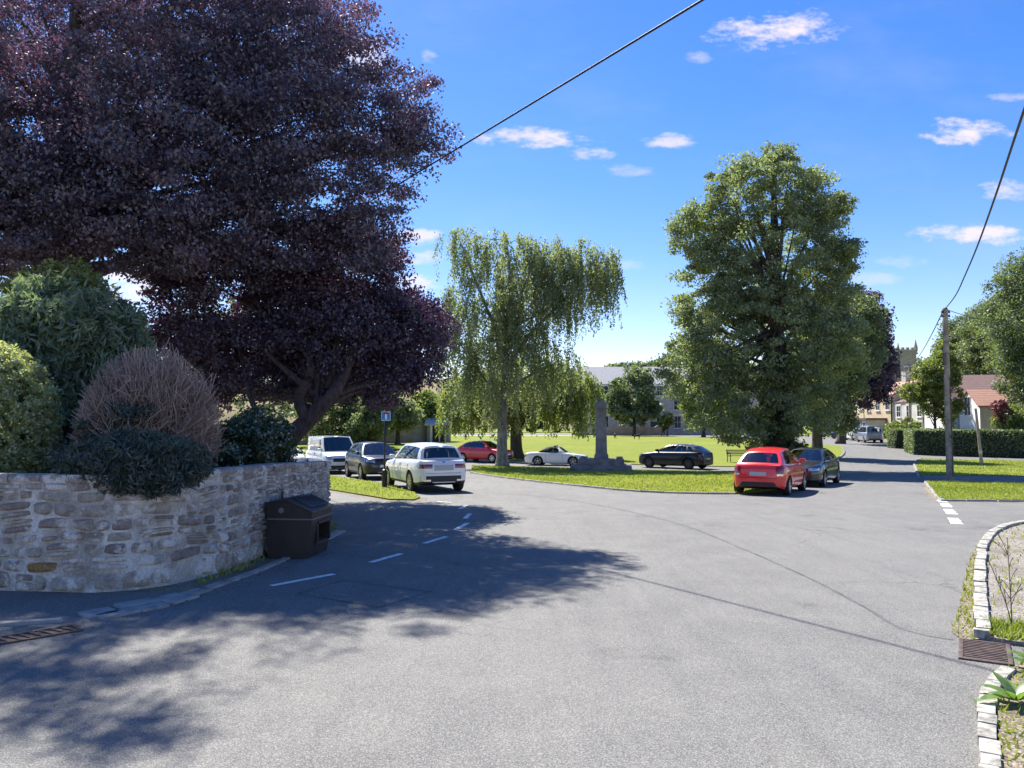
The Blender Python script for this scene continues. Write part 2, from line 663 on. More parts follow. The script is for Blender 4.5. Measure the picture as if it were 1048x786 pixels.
MONU = pbr('monument_stone', (.215, .195, .18), .92, var=.4, vscale=2.5, bump=.6, bscale=16, bdist=.02)
WIRE = pbr('cable', (.012, .012, .013), .5)
GLASS = mat_glass()
BLACKTRIM = pbr('black_trim', (.014, .014, .015), .5)
RUBBER = pbr('tyre_rubber', (.012, .012, .012), .8, bump=.2, bscale=60)
ALLOY = pbr('alloy', (.5, .5, .52), .3, metal=.9)
ALLOYDARK = pbr('dark_alloy', (.09, .09, .1), .35, metal=.8)
CHROME = pbr('chrome', (.8, .8, .82), .12, metal=1.0)
LAMPRED = pbr('tail_lamp_red', (.20, .004, .010), .15, coat=1.0)
LAMPCLEAR = pbr('head_lamp', (.55, .58, .62), .08, metal=.6, coat=1.0)
PLATE = pbr('plate_grey', (.42, .44, .44), .5)
PLATEW = pbr('plate_white', (.7, .7, .68), .4)
INTERIOR = pbr('interior', (.02, .02, .022), .8)
SOFTTOP = pbr('soft_top_canvas', (.012, .012, .014), .85, bump=.3, bscale=200)


def paint(name, c, metal=0.0, rough=.35):
    return pbr(name, c, rough, metal, .5, 1.0)


P_WHITE = paint('white_paint', (.78, .78, .76))
P_BLACK = pbr('black_paint', (.004, .004, .006), .3, 0, .4, .35)
P_NAVY = pbr('navy_paint', (.006, .008, .018), .3, 0, .4, .45)
P_RED = paint('red_paint', (.62, .012, .014))
P_RED2 = paint('bright_red_paint', (.78, .018, .022))
P_SILVER = paint('silver_paint', (.42, .43, .45), .6)
P_DARK = paint('graphite_paint', (.03, .034, .042), .4)
P_BLUE = paint('dark_blue_paint', (.03, .05, .11), .4)


# ------------------------------------------------------------------ ground, roads and islands
def sheet(name, poly, dz, mat, skirt=0.0, xs=()):
    """flat polygon laid on the terrain (cut where the terrain changes slope)"""
    bm = bmesh.new()
    vs = [bm.verts.new((p[0], p[1], 0)) for p in poly]
    f = bm.faces.new(vs)
    bmesh.ops.triangulate(bm, faces=[f])
    for y in TY:
        bmesh.ops.bisect_plane(bm, geom=bm.verts[:] + bm.edges[:] + bm.faces[:], plane_co=(0, y, 0), plane_no=(0, 1, 0), dist=1e-5)
    bmesh.ops.recalc_face_normals(bm, faces=bm.faces)
    if bm.faces and sum(fc.normal.z for fc in bm.faces) < 0:
        bmesh.ops.reverse_faces(bm, faces=bm.faces)
    for v in bm.verts:
        v.co.z = gz(v.co.y) + dz
    if skirt:
        ed = [e for e in bm.edges if e.is_boundary]
        r = bmesh.ops.extrude_edge_only(bm, edges=ed)
        for g in r['geom']:
            if isinstance(g, bmesh.types.BMVert):
                g.co.z -= skirt
    me = bpy.data.meshes.new(name)
    bm.to_mesh(me)
    bm.free()
    me.materials.append(mat)
    o = bpy.data.objects.new(name, me)
    COL.objects.link(o)
    return struct(o)


def pxpoly(pts):
    return [tuple(at(*p)[:2]) for p in pts]


def smoothpoly(pts, n=5):
    return [tuple(p[:2]) for p in spline([(x, y, 0) for x, y in pts], n)]


sheet('ground', [(-900, -60), (900, -60), (900, 2900), (-900, 2900)], 0, LAWN)
sheet('road', [(-60, -40), (70, -40), (70, 34), (70, 48), (46, 60), (46, 150), (-10, 150), (-10, 118), (8, 118), (16, 100), (14, 62), (-60, 62)], .004, ASPHALT)

# front strip of the green between the junction and the lane
front_edge = smoothpoly(pxpoly([(482, 484), (510, 488.5), (560, 494.5), (640, 502.5), (700, 505.5), (752, 506)]), 6)
right_edge = smoothpoly(pxpoly([(752, 506), (790, 502), (822, 494), (838, 484.5)]), 5)
back_edge = [(at(838, 484.5).x, 41.0), (12, 41.0), (6, 43.2), (0, 47.2), (-2.5, 48.4)]
GREEN_FRONT = front_edge + right_edge[1:] + back_edge
sheet('green_strip', GREEN_FRONT, .06, LAWN, .08)
# the main lawn beyond the lane
mg_front = [(-3.2, 56.5), (0, 55), (5, 52.6), (9, 49.5), (13, 47.5), (19, 47.0)]
mg_right = smoothpoly(pxpoly([(850, 472.0), (860, 468), (864, 463), (861, 457)]), 4)
GREEN_MAIN = mg_front + mg_right + [(30, 86), (25, 108), (14, 116), (-40, 116), (-40, 62), (-8, 58.5)]
sheet('village_green', GREEN_MAIN, .055, LAWN, .07)
# grass patch with the sign post
PATCH = pxpoly([(250, 482), (338, 488), (402, 497), (424, 505.5), (430, 510), (424, 512.5), (398, 512), (338, 502), (250, 494)])
sheet('verge_patch', PATCH, .05, LAWN, .07)
# right hand verge with the pole, its path, upper verge
VERGE_R = pxpoly([(962, 512.5), (956, 506), (950, 497), (946, 493.5), (1048, 496), (1300, 502), (1300, 514), (1048, 513)])
sheet('verge_right', VERGE_R, .06, LAWN, .08)
VERGE_U = pxpoly([(942, 487), (938.5, 481), (937, 475), (943, 470), (1048, 472.5), (1300, 476), (1300, 490), (1048, 488.5)])
sheet('verge_upper', VERGE_U, .06, LAWN, .08)
PATHM = pbr('path_tarmac', (.15, .15, .15), .9, var=.25, vscale=2, bump=.4, bscale=90)
sheet('footpath', [tuple(at(*p)[:2]) for p in [(942, 487.0), (1048, 488.5), (1300, 490), (1300, 502), (1048, 496), (946, 493.5)]], .03, PATHM)
# gravel island lower right
kerb_px = [(1300, 534), (1120, 535), (1060, 536.5), (1035, 540), (1018, 547), (1008, 559), (1004, 575), (1003, 600), (1004, 625), (1006, 655)]
kerb_w = spline([at(*p) for p in kerb_px], 6)
GRAV = [tuple(p[:2]) for p in kerb_w] + pxpoly([(1030, 660), (1090, 668), (1300, 690)])
sheet('gravel_verge', GRAV, .05, GRAVEL, .06)
ROUGH = pxpoly([(1003, 556), (993, 572), (986, 600), (979, 632), (974, 648), (985, 656), (1002, 656), (1000, 630), (999, 600), (1000, 575)])
sheet('rough_grass_edge', ROUGH, .02, SOIL, .02)
SOILP = pxpoly([(1032, 692), (1042, 684), (1090, 672), (1600, 690), (1700, 1200), (1016, 1200), (1020, 860), (1024, 786), (1021, 740), (1018, 712)])
sheet('soil_verge', SOILP, .045, SOIL, .05)
# raised garden behind the stone wall
WALL_PLAN = [(-16, 11.6), (-10, 10.75), (-7.6, 10.5), (-6.4, 10.36), (-5.4, 10.3), (-4.75, 10.75), (-4.4, 11.6), (-4.2, 12.8), (-4.12, 14.6), (-4.2, 16.6), (-4.38, 18.5)]
WP = spline([(x, y, 0) for x, y in WALL_PLAN], 14)
GARD = [(p.x - .18, p.y + .18) for p in WP] + [(-5.4, 20.9), (-7.5, 23.2), (-16, 25), (-40, 27), (-40, 11.7), (-16.4, 12.0)]
gd = sheet('garden_bed', GARD, 1.02, SOIL, 1.1)
# pale strip of road in front of the far houses
sheet('far_road', [(-46, 116.5), (14, 116.5), (14, 120.5), (-46, 120.5)], .03, pbr('pale_gravel_road', (.42, .40, .37), .9, var=.2))

# hill beyond
HILLM = pbr('hill_field', (.20, .155, .065), .95, var=.5, vscale=.03)
hm = MB()
for (cx, cyy, rx, ry, hh) in [(-60, 420, 150, 120, 27)]:
    n = 28
    V = [(cx + rx * (i / n * 2 - 1), cyy + ry * (j / n * 2 - 1), 1.0 + hh * max(0, (1 - (i / n * 2 - 1) ** 2)) * max(0, 1 - (j / n * 2 - 1) ** 2)) for j in range(n + 1) for i in range(n + 1)]
    hm.add(V, [(j * (n + 1) + i, j * (n + 1) + i + 1, (j + 1) * (n + 1) + i + 1, (j + 1) * (n + 1) + i) for j in range(n) for i in range(n)])
struct(hm.build('hill', HILLM, smooth=True))

# ------------------------------------------------------------------ road markings, seams, kerbs


def strip(name, pts, w, dz, mat, wfun=None):
    m = MB()
    V, Fc = [], []
    pts = [Vector(p) for p in pts]
    for i, p in enumerate(pts):
        t = (pts[min(i + 1, len(pts) - 1)] - pts[max(i - 1, 0)])
        t.z = 0
        t.normalize()
        nrm = Vector((-t.y, t.x, 0))
        ww = w if wfun is None else w * wfun(i)
        for s in (-.5, .5):
            q = p + nrm * ww * s
            V.append((q.x, q.y, gz(q.y) + dz))
    for i in range(len(pts) - 1):
        Fc.append((2 * i, 2 * i + 1, 2 * i + 3, 2 * i + 2))
    m.add(V, Fc)
    return m.build(name, mat)


def wear(i):
    return .25 + 1.1 * random.random()


mk = MB()


def dash(a, b, w):
    A, B = at(*a), at(*b)
    t = (B - A).normalized()
    nn = Vector((-t.y, t.x, 0)) * w / 2
    k = 8
    V, Fc = [], []
    for i in range(k + 1):
        p = A.lerp(B, i / k)
        for s in (-1, 1):
            q = p + nn * s * (1 + .12 * random.uniform(-1, 1))
            V.append((q.x, q.y, gz(q.y) + .009))
    for i in range(k):
        Fc.append((2 * i, 2 * i + 1, 2 * i + 3, 2 * i + 2))
    mk.add(V, Fc)


for a, b in [((277, 600), (342, 588)), ((379, 576), (411, 567)), ((434, 556.5), (457, 549.5)), ((467, 542), (479, 535.5)), ((476, 531), (481, 526)), ((471, 521), (477, 517.5)), ((447, 513.5), (462, 514.5))]:
    dash(a, b, .12)
for a, b in [((975.0, 530.5), (979.5, 536.5)), ((970.3, 521.5), (974.5, 526.5)), ((966.3, 515.6), (970, 519.2)), ((963, 512), (965.8, 514.2))]:
    dash(a, b, .24)
struct(mk.build('road_marking', PAINTLINE))
seam = [at(*p) for p in [(520, 505), (600, 515), (690, 535), (760, 562), (830, 593), (885, 622), (915, 640), (945, 650), (975, 655)]]
struct(strip('tar_seam', spline(seam, 14), .05, .0075, TAR, wear))
# relaid patch with sealed edges near the first white dash
pp = [at(*p) for p in [(305, 608), (352, 594), (440, 606), (388, 622)]]
for a, b in ((0, 1), (1, 2), (2, 3), (3, 0)):
    struct(strip('tar_seam', [pp[a].lerp(pp[b], i / 8) for i in range(9)], .035, .0075, TAR, wear))


def setts(name, pts, length, width, height, mat, gap=.012, jit=.01, base=0.0):
    """row of separate kerb stones along a path, one mesh"""
    m = MB()
    pts = [Vector(p) for p in pts]
    L = [0]
    for i in range(1, len(pts)):
        L.append(L[-1] + (pts[i] - pts[i - 1]).length)

    def pos(s):
        i = max(0, min(len(pts) - 2, int(np.searchsorted(L, s) - 1)))
        k = (s - L[i]) / max(1e-6, L[i + 1] - L[i])
        return pts[i].lerp(pts[i + 1], k)
    s = 0
    while s < L[-1] - .05:
        l = length * random.uniform(.75, 1.3)
        a, b = pos(s), pos(min(L[-1], s + l - gap))
        c = (a + b) / 2
        t = (b - a)
        t.z = 0
        ln = t.length
        ang = math.atan2(t.y, t.x) + random.uniform(-.02, .02)
        rot = Matrix.Rotation(ang, 3, 'Z') @ Matrix.Rotation(random.uniform(-.02, .02), 3, 'X')
        hh = height * random.uniform(.9, 1.1)
        m.box((c.x + random.uniform(-jit, jit), c.y + random.uniform(-jit, jit), gz(c.y) + base + hh / 2 - .02), (ln, width * random.uniform(.92, 1.06), hh + .04), rot, taper=.96)
        s += l
    return m.build(name, mat, bevel=.008)


struct(setts('kerb', kerb_w, .42, .15, .10, SETT))
struct(setts('kerb', spline([at(*p) for p in [(1034, 690), (1022, 700), (1014, 713), (1011, 735), (1011, 760), (1013, 790), (1018, 850)]], 6), .24, .125, .075, SETT))
struct(setts('kerb', spline([at(*p) for p in [(964, 513), (957, 507), (951, 499), (947, 494)]], 5), .6, .12, .075, FLAG))
struct(setts('kerb', [at(962, 513.2), at(1048, 513.8), at(1300, 515)], .9, .08, .065, FLAG))
struct(setts('kerb', [Vector((*p, 0)) for p in front_edge], .8, .10, .066, FLAG))
struct(setts('kerb', [Vector((*p, 0)) for p in mg_right], .8, .14, .10, SETT))
struct(setts('kerb', [Vector((-2.5, 48.55, 0)), Vector((0, 47.35, 0)), Vector((6, 43.35, 0)), Vector((12, 41.15, 0)), Vector((18, 41.15, 0))], .9, .12, .075, SETT))
struct(setts('kerb', spline([at(*p) for p in [(940, 488), (937.5, 481), (936, 475), (942, 470)]], 5), .8, .13, .09, FLAG))
# worn flat kerb stones at the foot of the wall on the left
km = MB()
for (a, b, w) in [((84, 632), (118, 626), .36), ((100, 634), (142, 625), .22), ((120, 623), (160, 616), .32), ((141, 626), (170, 620), .2), ((160, 617), (188, 610), .28), ((172, 619), (200, 611), .17), ((190, 610), (212, 604), .22), ((206, 605), (232, 597), .16), ((232, 597), (262, 586), .12), ((262, 586), (290, 574), .12), ((290, 574), (322, 558), .12), ((322, 558), (350, 544), .18)]:
    A, B = at(*a), at(*b)
    c = (A + B) / 2
    t = B - A
    km.box((c.x, c.y, .012), (t.length * .96, w, .05), Matrix.Rotation(math.atan2(t.y, t.x), 3, 'Z'), taper=.97)
A, B = at(-60, 645), at(64, 636.5)
t = B - A
km.box(((A.x + B.x) / 2, (A.y + B.y) / 2, .012), (t.length, .11, .06), Matrix.Rotation(math.atan2(t.y, t.x), 3, 'Z'), taper=.97)
struct(km.build('kerb', FLAG, bevel=.006))
sheet('wall_foot_soil', [(p.x + .0, p.y - .02) for p in WP[40:]] + [tuple(at(*p)[:2]) for p in [(352, 541), (345, 549), (320, 556), (285, 573), (255, 586), (225, 596), (200, 605)]], .006, SOIL)


DIRT = mat_gravel('gutter_dirt', (.13, .11, .085), (.22, .19, .15), (.36, .32, .25))
for pth in (front_edge, [tuple(at(*p)[:2]) for p in [(338, 502.5), (370, 508), (398, 512.4), (424, 512.9), (431, 510)]], [tuple(at(*p)[:2]) for p in [(950, 497.5), (956, 506.5), (961, 513), (1000, 513.6), (1048, 514.2), (1300, 515.5)]]):
    q = spline([(a, b, 0) for a, b in pth], 10)
    struct(strip('gutter_dirt', q, .42, .0068, DIRT, lambda i: .35 + 1.1 * random.random()))


def drain(name, label, c, u, w, l, nb, diag=False):
    """iron gully grating: frame, bars"""
    th = thing(name, label, 'drain', (c.x, c.y, gz(c.y)), math.atan2(u.y, u.x))
    f = MB()
    for s in (-1, 1):
        f.box((0, s * (w / 2 + .02), .012), (l + .08, .04, .02))
        f.box((s * (l / 2 + .02), 0, .012), (.04, w, .02))
    f.build('frame', IRON, th, bevel=.004)
    p = MB()
    p.box((0, 0, .0065), (l, w, .002))
    p.build('pit', BLACKTRIM, th)
    b = MB()
    for i in range(nb):
        x = -l / 2 + (i + .5) * l / nb
        b.box((x, 0, .013), (l / nb * .52, w - .004, .010), Matrix.Rotation(R(18) if diag else 0, 3, 'Z'))
    b.build('grating', IRON, th)
    return th


dc = at(1008, 668)
drain('drain_grate', 'rusty iron gully grating with slanting bars beside the pale kerb setts', dc, Vector((.51, .86, 0)), .36, .70, 11)
dl = at(22, 653)
du = at(64, 646) - at(-20, 660)
drain('drain_grate', 'dark iron gully grating in the shaded gutter at the foot of the wall', dl, du, .26, 1.0, 10, True)

# ------------------------------------------------------------------ the stone wall
def wall_frame():
    L = [0]
    for i in range(1, len(WP)):
        L.append(L[-1] + (WP[i] - WP[i - 1]).length)
    return np.array(L)


WL = wall_frame()
WLEN = WL[-1]
WX = np.array([p.x for p in WP])
WY = np.array([p.y for p in WP])


def wpos(s, d, z):
    s = np.clip(s, 0, WLEN - 1e-4)
    x, y = np.interp(s, WL, WX), np.interp(s, WL, WY)
    e = .05
    tx = np.interp(s + e, WL, WX) - np.interp(s - e, WL, WX)
    ty = np.interp(s + e, WL, WY) - np.interp(s - e, WL, WY)
    n = np.hypot(tx, ty) + 1e-9
    return np.stack([x + ty / n * d, y - tx / n * d, z], -1)


def wtop(s):
    f = s / WLEN
    return np.interp(f, [0, .45, .6, .75, .9, 1], [1.52, 1.54, 1.56, 1.53, 1.43, 1.36])


def vnoise(seed):
    r = np.random.default_rng(seed)
    k = r.normal(size=(10, 3)) * np.array([9, 9, 9])
    ph = r.uniform(0, 6.28, 10)

    def f(P):
        return np.sin(P @ k.T + ph).mean(-1)
    return f


def build_wall():
    w = thing('stone_wall', 'curved rubble stone garden wall with smeared white mortar at the road junction', 'wall', (-4.5, 11, 0))
    off = np.array([-4.5, 11, 0])
    nf = vnoise(3)
    # mortar core
    ns, nv = 260, 14
    ss = np.linspace(0, WLEN, ns)
    V, Fc = [], []
    for v in np.linspace(0, 1, nv):
        z = wtop(ss) * v
        P = wpos(ss, np.zeros(ns), z)
        d = nf(P * 1.3) * .018 - .004
        V.append(wpos(ss, d, z - .02))
    for (d, zz) in ((-.25, 1.0), (-.45, 1.0), (-.45, 0.0)):
        V.append(wpos(ss, np.full(ns, d), wtop(ss) * zz - .02))
    V = np.concatenate(V) - off
    rows = nv + 3
    for j in range(rows - 1):
        for i in range(ns - 1):
            Fc.append((j * ns + i, j * ns + i + 1, (j + 1) * ns + i + 1, (j + 1) * ns + i))
    Fc.append(tuple(j * ns + ns - 1 for j in range(rows)))
    MB().add(V, Fc).build('mortar', MORTAR, w, smooth=True)
    # stones
    SV, ST = [], []
    G = 6
    a = np.linspace(-1, 1, G)
    A, B = np.meshgrid(a, a)
    A, B = A.ravel(), B.ravel()
    quads = [(j * G + i, j * G + i + 1, (j + 1) * G + i + 1, (j + 1) * G + i) for j in range(G - 1) for i in range(G - 1)]
    z = 0.0
    m = MB()
    tones = []
    row = 0
    while z < 1.6:
        ch = random.uniform(.13, .235)
        if row == 0:
            ch = .28
        s = random.uniform(-.3, 0)
        while s < WLEN:
            f = s / WLEN
            big = f < .62
            l = random.uniform(.18, .62) if big else random.uniform(.12, .36)
            h = ch
            topz = float(wtop(np.array(min(s, WLEN))))
            parts = [(z, ch)]
            if random.random() < (.28 if big else .5):
                k = random.uniform(.4, .6)
                parts = [(z, ch * k), (z + ch * k, ch * (1 - k))]
            for (z0, hh) in parts:
                z1 = z0 + hh
                if z1 > topz - .09:
                    z1 = topz - .10
                if z1 - z0 < .06:
                    continue
                if random.random() < .05:
                    continue
                gap = random.uniform(-.002, .017)
                # superellipse outline
                e = random.uniform(.14, .30)
                aa = np.sign(A) * np.abs(A)
                kx = (1 - e * np.abs(B) ** 4 * .5)
                ky = (1 - e * np.abs(A) ** 4 * .6)
                r1, r2, r3, r4 = np.random.default_rng(random.randrange(10 ** 9)).uniform(-.14, .14, 4)
                u = aa * kx * (1 + r1 * B)
                vv = B * ky * (1 + r2 * A) + r3 * .5 * A
                sx = s + l / 2 + u * (l / 2 - gap)
                zz = (z0 + z1) / 2 + vv * ((z1 - z0) / 2 - gap)
                zz = zz + (.03 * np.sin(sx * 1.7 + z0 * 3) + .022 * np.sin(sx * 4.1 + z0 * 5 + 1)) * np.clip((topz - .1 - zz) / .2, 0, 1) * np.clip(zz / .2, 0, 1)
                prof = (1 - np.abs(A) ** 6) * (1 - np.abs(B) ** 6)
                depth = random.uniform(.02, .065)
                P = wpos(sx, np.zeros_like(sx), zz)
                d = -.03 + prof * (depth + .03) + nf(P * 2.2 + 7) * .02 * prof
                P = wpos(sx, d, np.clip(zz, -.02, 3)) - off
                m.add(P, quads)
                tn = random.betavariate(2, 2) * .85
                if random.random() < .015:
                    tn = 1.0
                tones += [tn] * len(quads)
            s += l
        z += ch
        row += 1
    # coping stones on top
    s = 0
    while s < WLEN - .1:
        l = min(random.uniform(.35, .8), WLEN - s)
        k = 5
        ss = np.linspace(s + .008, s + l - .008, k)
        th = random.uniform(.085, .12)
        ring = []
        jt = random.uniform(-.015, .02)
        for (d, h) in ((.03 + jt, -th), (.045 + jt, -th * .5), (.02 + jt, 0), (-.2, .012), (-.46, -.01), (-.47, -th)):
            zt = wtop(ss) + h
            ring.append(wpos(ss, np.full(k, d), zt + .0) - off)
        V = np.concatenate(ring)
        n = 6
        Fc = []
        for j in range(n):
            j2 = (j + 1) % n
            for i in range(k - 1):
                Fc.append((j * k + i, j * k + i + 1, j2 * k + i + 1, j2 * k + i))
        Fc.append(tuple(j * k for j in range(n)))
        Fc.append(tuple(j * k + k - 1 for j in range(n))[::-1])
        m.add(V, Fc)
        tones += [random.uniform(.15, .5)] * len(Fc)
        s += l
    # end of the wall: quoin stones
    z = 0
    while z < 1.28:
        h = random.uniform(.16, .26)
        h = min(h, 1.3 - z)
        c = wpos(np.array(WLEN - .02), np.array(-.215), np.array(z + h / 2)) - off
        tdir = WP[-1] - WP[-3]
        m.box(c, (.1, .44, h - .015), Matrix.Rotation(math.atan2(tdir.y, tdir.x), 3, 'Z'), taper=.97)
        tones += [random.uniform(.3, .8)] * 6
        z += h
    o = m.build('stones', STONE, w, angle=60)
    at_ = o.data.attributes.new('tone', 'FLOAT', 'FACE')
    at_.data.foreach_set('value', np.array(tones, dtype=np.float32))
    return w


build_wall()


# ------------------------------------------------------------------ foliage
def leaf_quads(C, size, nrm=None, bias=.4, droop=0.0, long=1.5):
    """diamond leaves at C; returns (N*4,3)"""
    n = len(C)
    N = rng.normal(size=(n, 3))
    N /= np.linalg.norm(N, axis=1, keepdims=True)
    if nrm is not None:
        N = N * (1 - bias) + nrm * bias
        N /= np.linalg.norm(N, axis=1, keepdims=True) + 1e-9
    T = rng.normal(size=(n, 3))
    T[:, 2] -= droop
    T -= N * (T * N).sum(1, keepdims=True)
    T /= np.linalg.norm(T, axis=1, keepdims=True) + 1e-9
    B = np.cross(N, T)
    s = (size * rng.uniform(.65, 1.3, n))[:, None]
    L = T * s * long * .5
    W = B * s * .5
    k = N * s * .12
    return np.stack([C - L, C + W * .9 - L * .1 + k, C + L, C - W * .9 - L * .1 + k], 1).reshape(-1, 3)


def sample_lobes(lobes, n, shell=.55, rough=(.74, 1.10)):
    lb = np.array([l[:6] for l in lobes], dtype=float)
    wgt = (lb[:, 3] * lb[:, 4] * lb[:, 5]) ** .72
    idx = rng.choice(len(lb), n, p=wgt / wgt.sum())
    D = rng.normal(size=(n, 3))
    D /= np.linalg.norm(D, axis=1, keepdims=True)
    r = rng.uniform(0, 1, n) ** (1 / 3)
    r = np.where(rng.uniform(size=n) < shell, rng.uniform(*rough, n), r)
    return lb[idx, :3] + D * r[:, None] * lb[idx, 3:6], D, idx


def foliage(lobes, nclump, cr, per, size, flat=.75, shell=.55, bias=.35, droop=.3, long=1.5, tone_sd=.16, tone0=.45, keep=None, rough=(.74, 1.10)):
    Cc, D, idx = sample_lobes(lobes, nclump, shell, rough)
    if keep is not None:
        k = keep(Cc)
        Cc, D = Cc[k], D[k]
    n = len(Cc)
    ct = np.clip(rng.normal(tone0, tone_sd, n), .05, .95)
    rad = cr * rng.uniform(.55, 1.35, n)
    cnt = rng.poisson(per, n)
    I = np.repeat(np.arange(n), cnt)
    off = rng.normal(size=(len(I), 3))
    off /= np.linalg.norm(off, axis=1, keepdims=True) + 1e-9
    off *= (rng.uniform(0, 1, len(I)) ** .45)[:, None]
    off[:, 2] *= flat
    P = Cc[I] + off * rad[I][:, None]
    N = off * .6 + D[I] * .5 + np.array([0, 0, .6])
    N /= np.linalg.norm(N, axis=1, keepdims=True) + 1e-9
    V = leaf_quads(P, size, N, bias, droop, long)
    tone = np.clip(ct[I] + rng.normal(0, .13, len(I)), 0, 1)
    return V, tone, Cc


def limbs(mb, base, fork, targets, r0, n=26, spread=.25, rmin=.012):
    """branches from points of the trunk axis to clump centres"""
    for k in range(min(n, len(targets))):
        T = Vector(targets[k])
        f = random.uniform(.0, 1)
        A = fork[0].lerp(fork[1], f)
        if T.z < A.z:
            A = fork[0].lerp(fork[1], f * .3)
        mid = A.lerp(T, .5) + Vector((random.uniform(-spread, spread), random.uniform(-spread, spread), random.uniform(.0, .12) * (T - A).length))
        pts = []
        for i in range(9):
            t = i / 8
            p = A * (1 - t) ** 2 + mid * 2 * t * (1 - t) + T * t * t
            if 0 < i < 8:
                p += Vector((random.uniform(-1, 1), random.uniform(-1, 1), random.uniform(-1, 1))) * .04
            pts.append(p)
        r = r0 * (1 - .6 * f) * random.uniform(.5, 1)
        mb.tube(pts, [max(rmin, r * (1 - t / 8) ** 1.1) for t in range(9)], 6, cap=False)


def trunk_mesh(pts, rads, sides=14, flare=1.5):
    mb = MB()
    P = spline(pts, 6)
    n = len(P)
    rr = np.interp(np.linspace(0, 1, n), np.linspace(0, 1, len(rads)), rads)
    rr[0] *= flare
    rr[1] *= 1 + (flare - 1) * .55
    rr[2] *= 1 + (flare - 1) * .2
    mb.tube(P, list(rr), sides)
    return mb


def lob(px, py, Y, rx, ry, rd):
    """lobe at the place of the photo px,py and at depth Y; radii in pixels there, rd metres deep"""
    p = wp(px, py, Y)
    s = Y / F
    return (p.x, p.y, p.z, rx * s, rd, ry * s)


def tree(name, label, base, lobes, leaf, nclump, cr, per, size, trunk_top, tr=.3, bk=BARK, cat='tree', group=None, nl=26, shell=.55, lean=None, extra=None, z0=None, **kw):
    bx, by = base[0], base[1]
    bz = gz(by) if z0 is None else z0
    root = thing(name, label, cat, (bx, by, bz), 0, group)
    o = np.array([bx, by, bz])
    lobes = [(l[0] - bx, l[1] - by, l[2] - bz, *l[3:]) for l in lobes]
    V, tone, Cc = foliage(lobes, nclump, cr, per, size, shell=shell, **kw)
    h = trunk_top - bz
    lean = lean or (0, 0)
    pts = [(0, 0, -.05), (lean[0] * .2 + .02 * h * .3, lean[1] * .2, h * .25), (lean[0] * .5, lean[1] * .5, h * .55), (lean[0], lean[1], h)]
    mb = trunk_mesh(pts, [tr, tr * .82, tr * .6, tr * .16])
    P = [Vector(p) for p in pts]
    limbs(mb, P[0], (P[1].lerp(P[2], .3), P[3]), list(rng.permutation(Cc)[:nl]), tr * .45, nl)
    if extra:
        extra(mb)
    mb.build('trunk', bk, root, smooth=True)
    quad_obj('crown', V, 4, LEAF[leaf], root, tone)
    return root


def weeping(name, label, base, lobes, leaf, nstr, lmin, lmax, size, trunk_pts, tr, arms, bk, step=.05, group=None):
    """tree with hanging strands"""
    bx, by = base
    bz = gz(by)
    root = thing(name, label, 'tree', (bx, by, bz), 0, group)
    lobes = [(l[0] - bx, l[1] - by, l[2] - bz, *l[3:]) for l in lobes]
    Cc, D, idx = sample_lobes(lobes, nstr, .45)
    ln = rng.uniform(lmin, lmax, nstr) * rng.uniform(.6, 1.2, nstr)
    ln = np.minimum(ln, np.maximum(.3, Cc[:, 2] - 1.6))
    # strands come in bunches
    nb = max(10, nstr // 6)
    bc = Cc[rng.choice(nstr, nb)]
    dd = ((Cc[:, None, :] - bc[None]) ** 2).sum(-1)
    near = bc[dd.argmin(1)]
    Cc = Cc * .45 + near * .55
    cnt = np.maximum(4, (ln / step).astype(int))
    I = np.repeat(np.arange(nstr), cnt)
    tt = np.concatenate([np.linspace(0, 1, c) for c in cnt])
    sway = rng.normal(0, .16, (nstr, 2))
    bow = np.array([D[:, 0], D[:, 1]]).T * .35
    P = Cc[I].copy()
    P[:, 2] -= tt * ln[I]
    P[:, :2] += sway[I] * tt[:, None] ** 1.5 + bow[I] * np.sin(tt * 1.6)[:, None]
    wdt = .11 * (1 - .55 * tt)
    P += rng.normal(size=P.shape) * np.stack([wdt, wdt, wdt * .6], -1)
    N = rng.normal(size=P.shape) * .7 + D[I] + np.array([0, 0, .35])
    N /= np.linalg.norm(N, axis=1, keepdims=True)
    V = leaf_quads(P, size, N, .4, 2.2, 1.7)
    tone = np.clip(rng.normal(.45, .17, nstr)[I] + rng.normal(0, .14, len(I)), 0, 1)
    mb = trunk_mesh(trunk_pts, tr)
    tp = [Vector(p) for p in spline(trunk_pts, 6)]
    for a in arms:
        mb.tube(spline([Vector(p) for p in a[0]], 6), list(np.interp(np.linspace(0, 1, (len(a[0]) - 1) * 6 + 1), [0, 1], a[1])), 8)
    k = rng.permutation(nstr)[:60]
    limbs(mb, tp[0], (tp[len(tp) // 2], tp[-1]), list(Cc[k]), tr[0] * .3, 60)
    mb.build('trunk', bk, root, smooth=True)
    quad_obj('crown', V, 4, LEAF[leaf], root, tone)
    return root


def sun_gap(P):
    """a gap in the crown that lets one sun patch down to the clipped bush"""
    d = np.array(sd)
    q = P - np.array([-8.1, 12.0, 2.6])
    return np.linalg.norm(q - (q @ d)[:, None] * d, axis=1) > .95


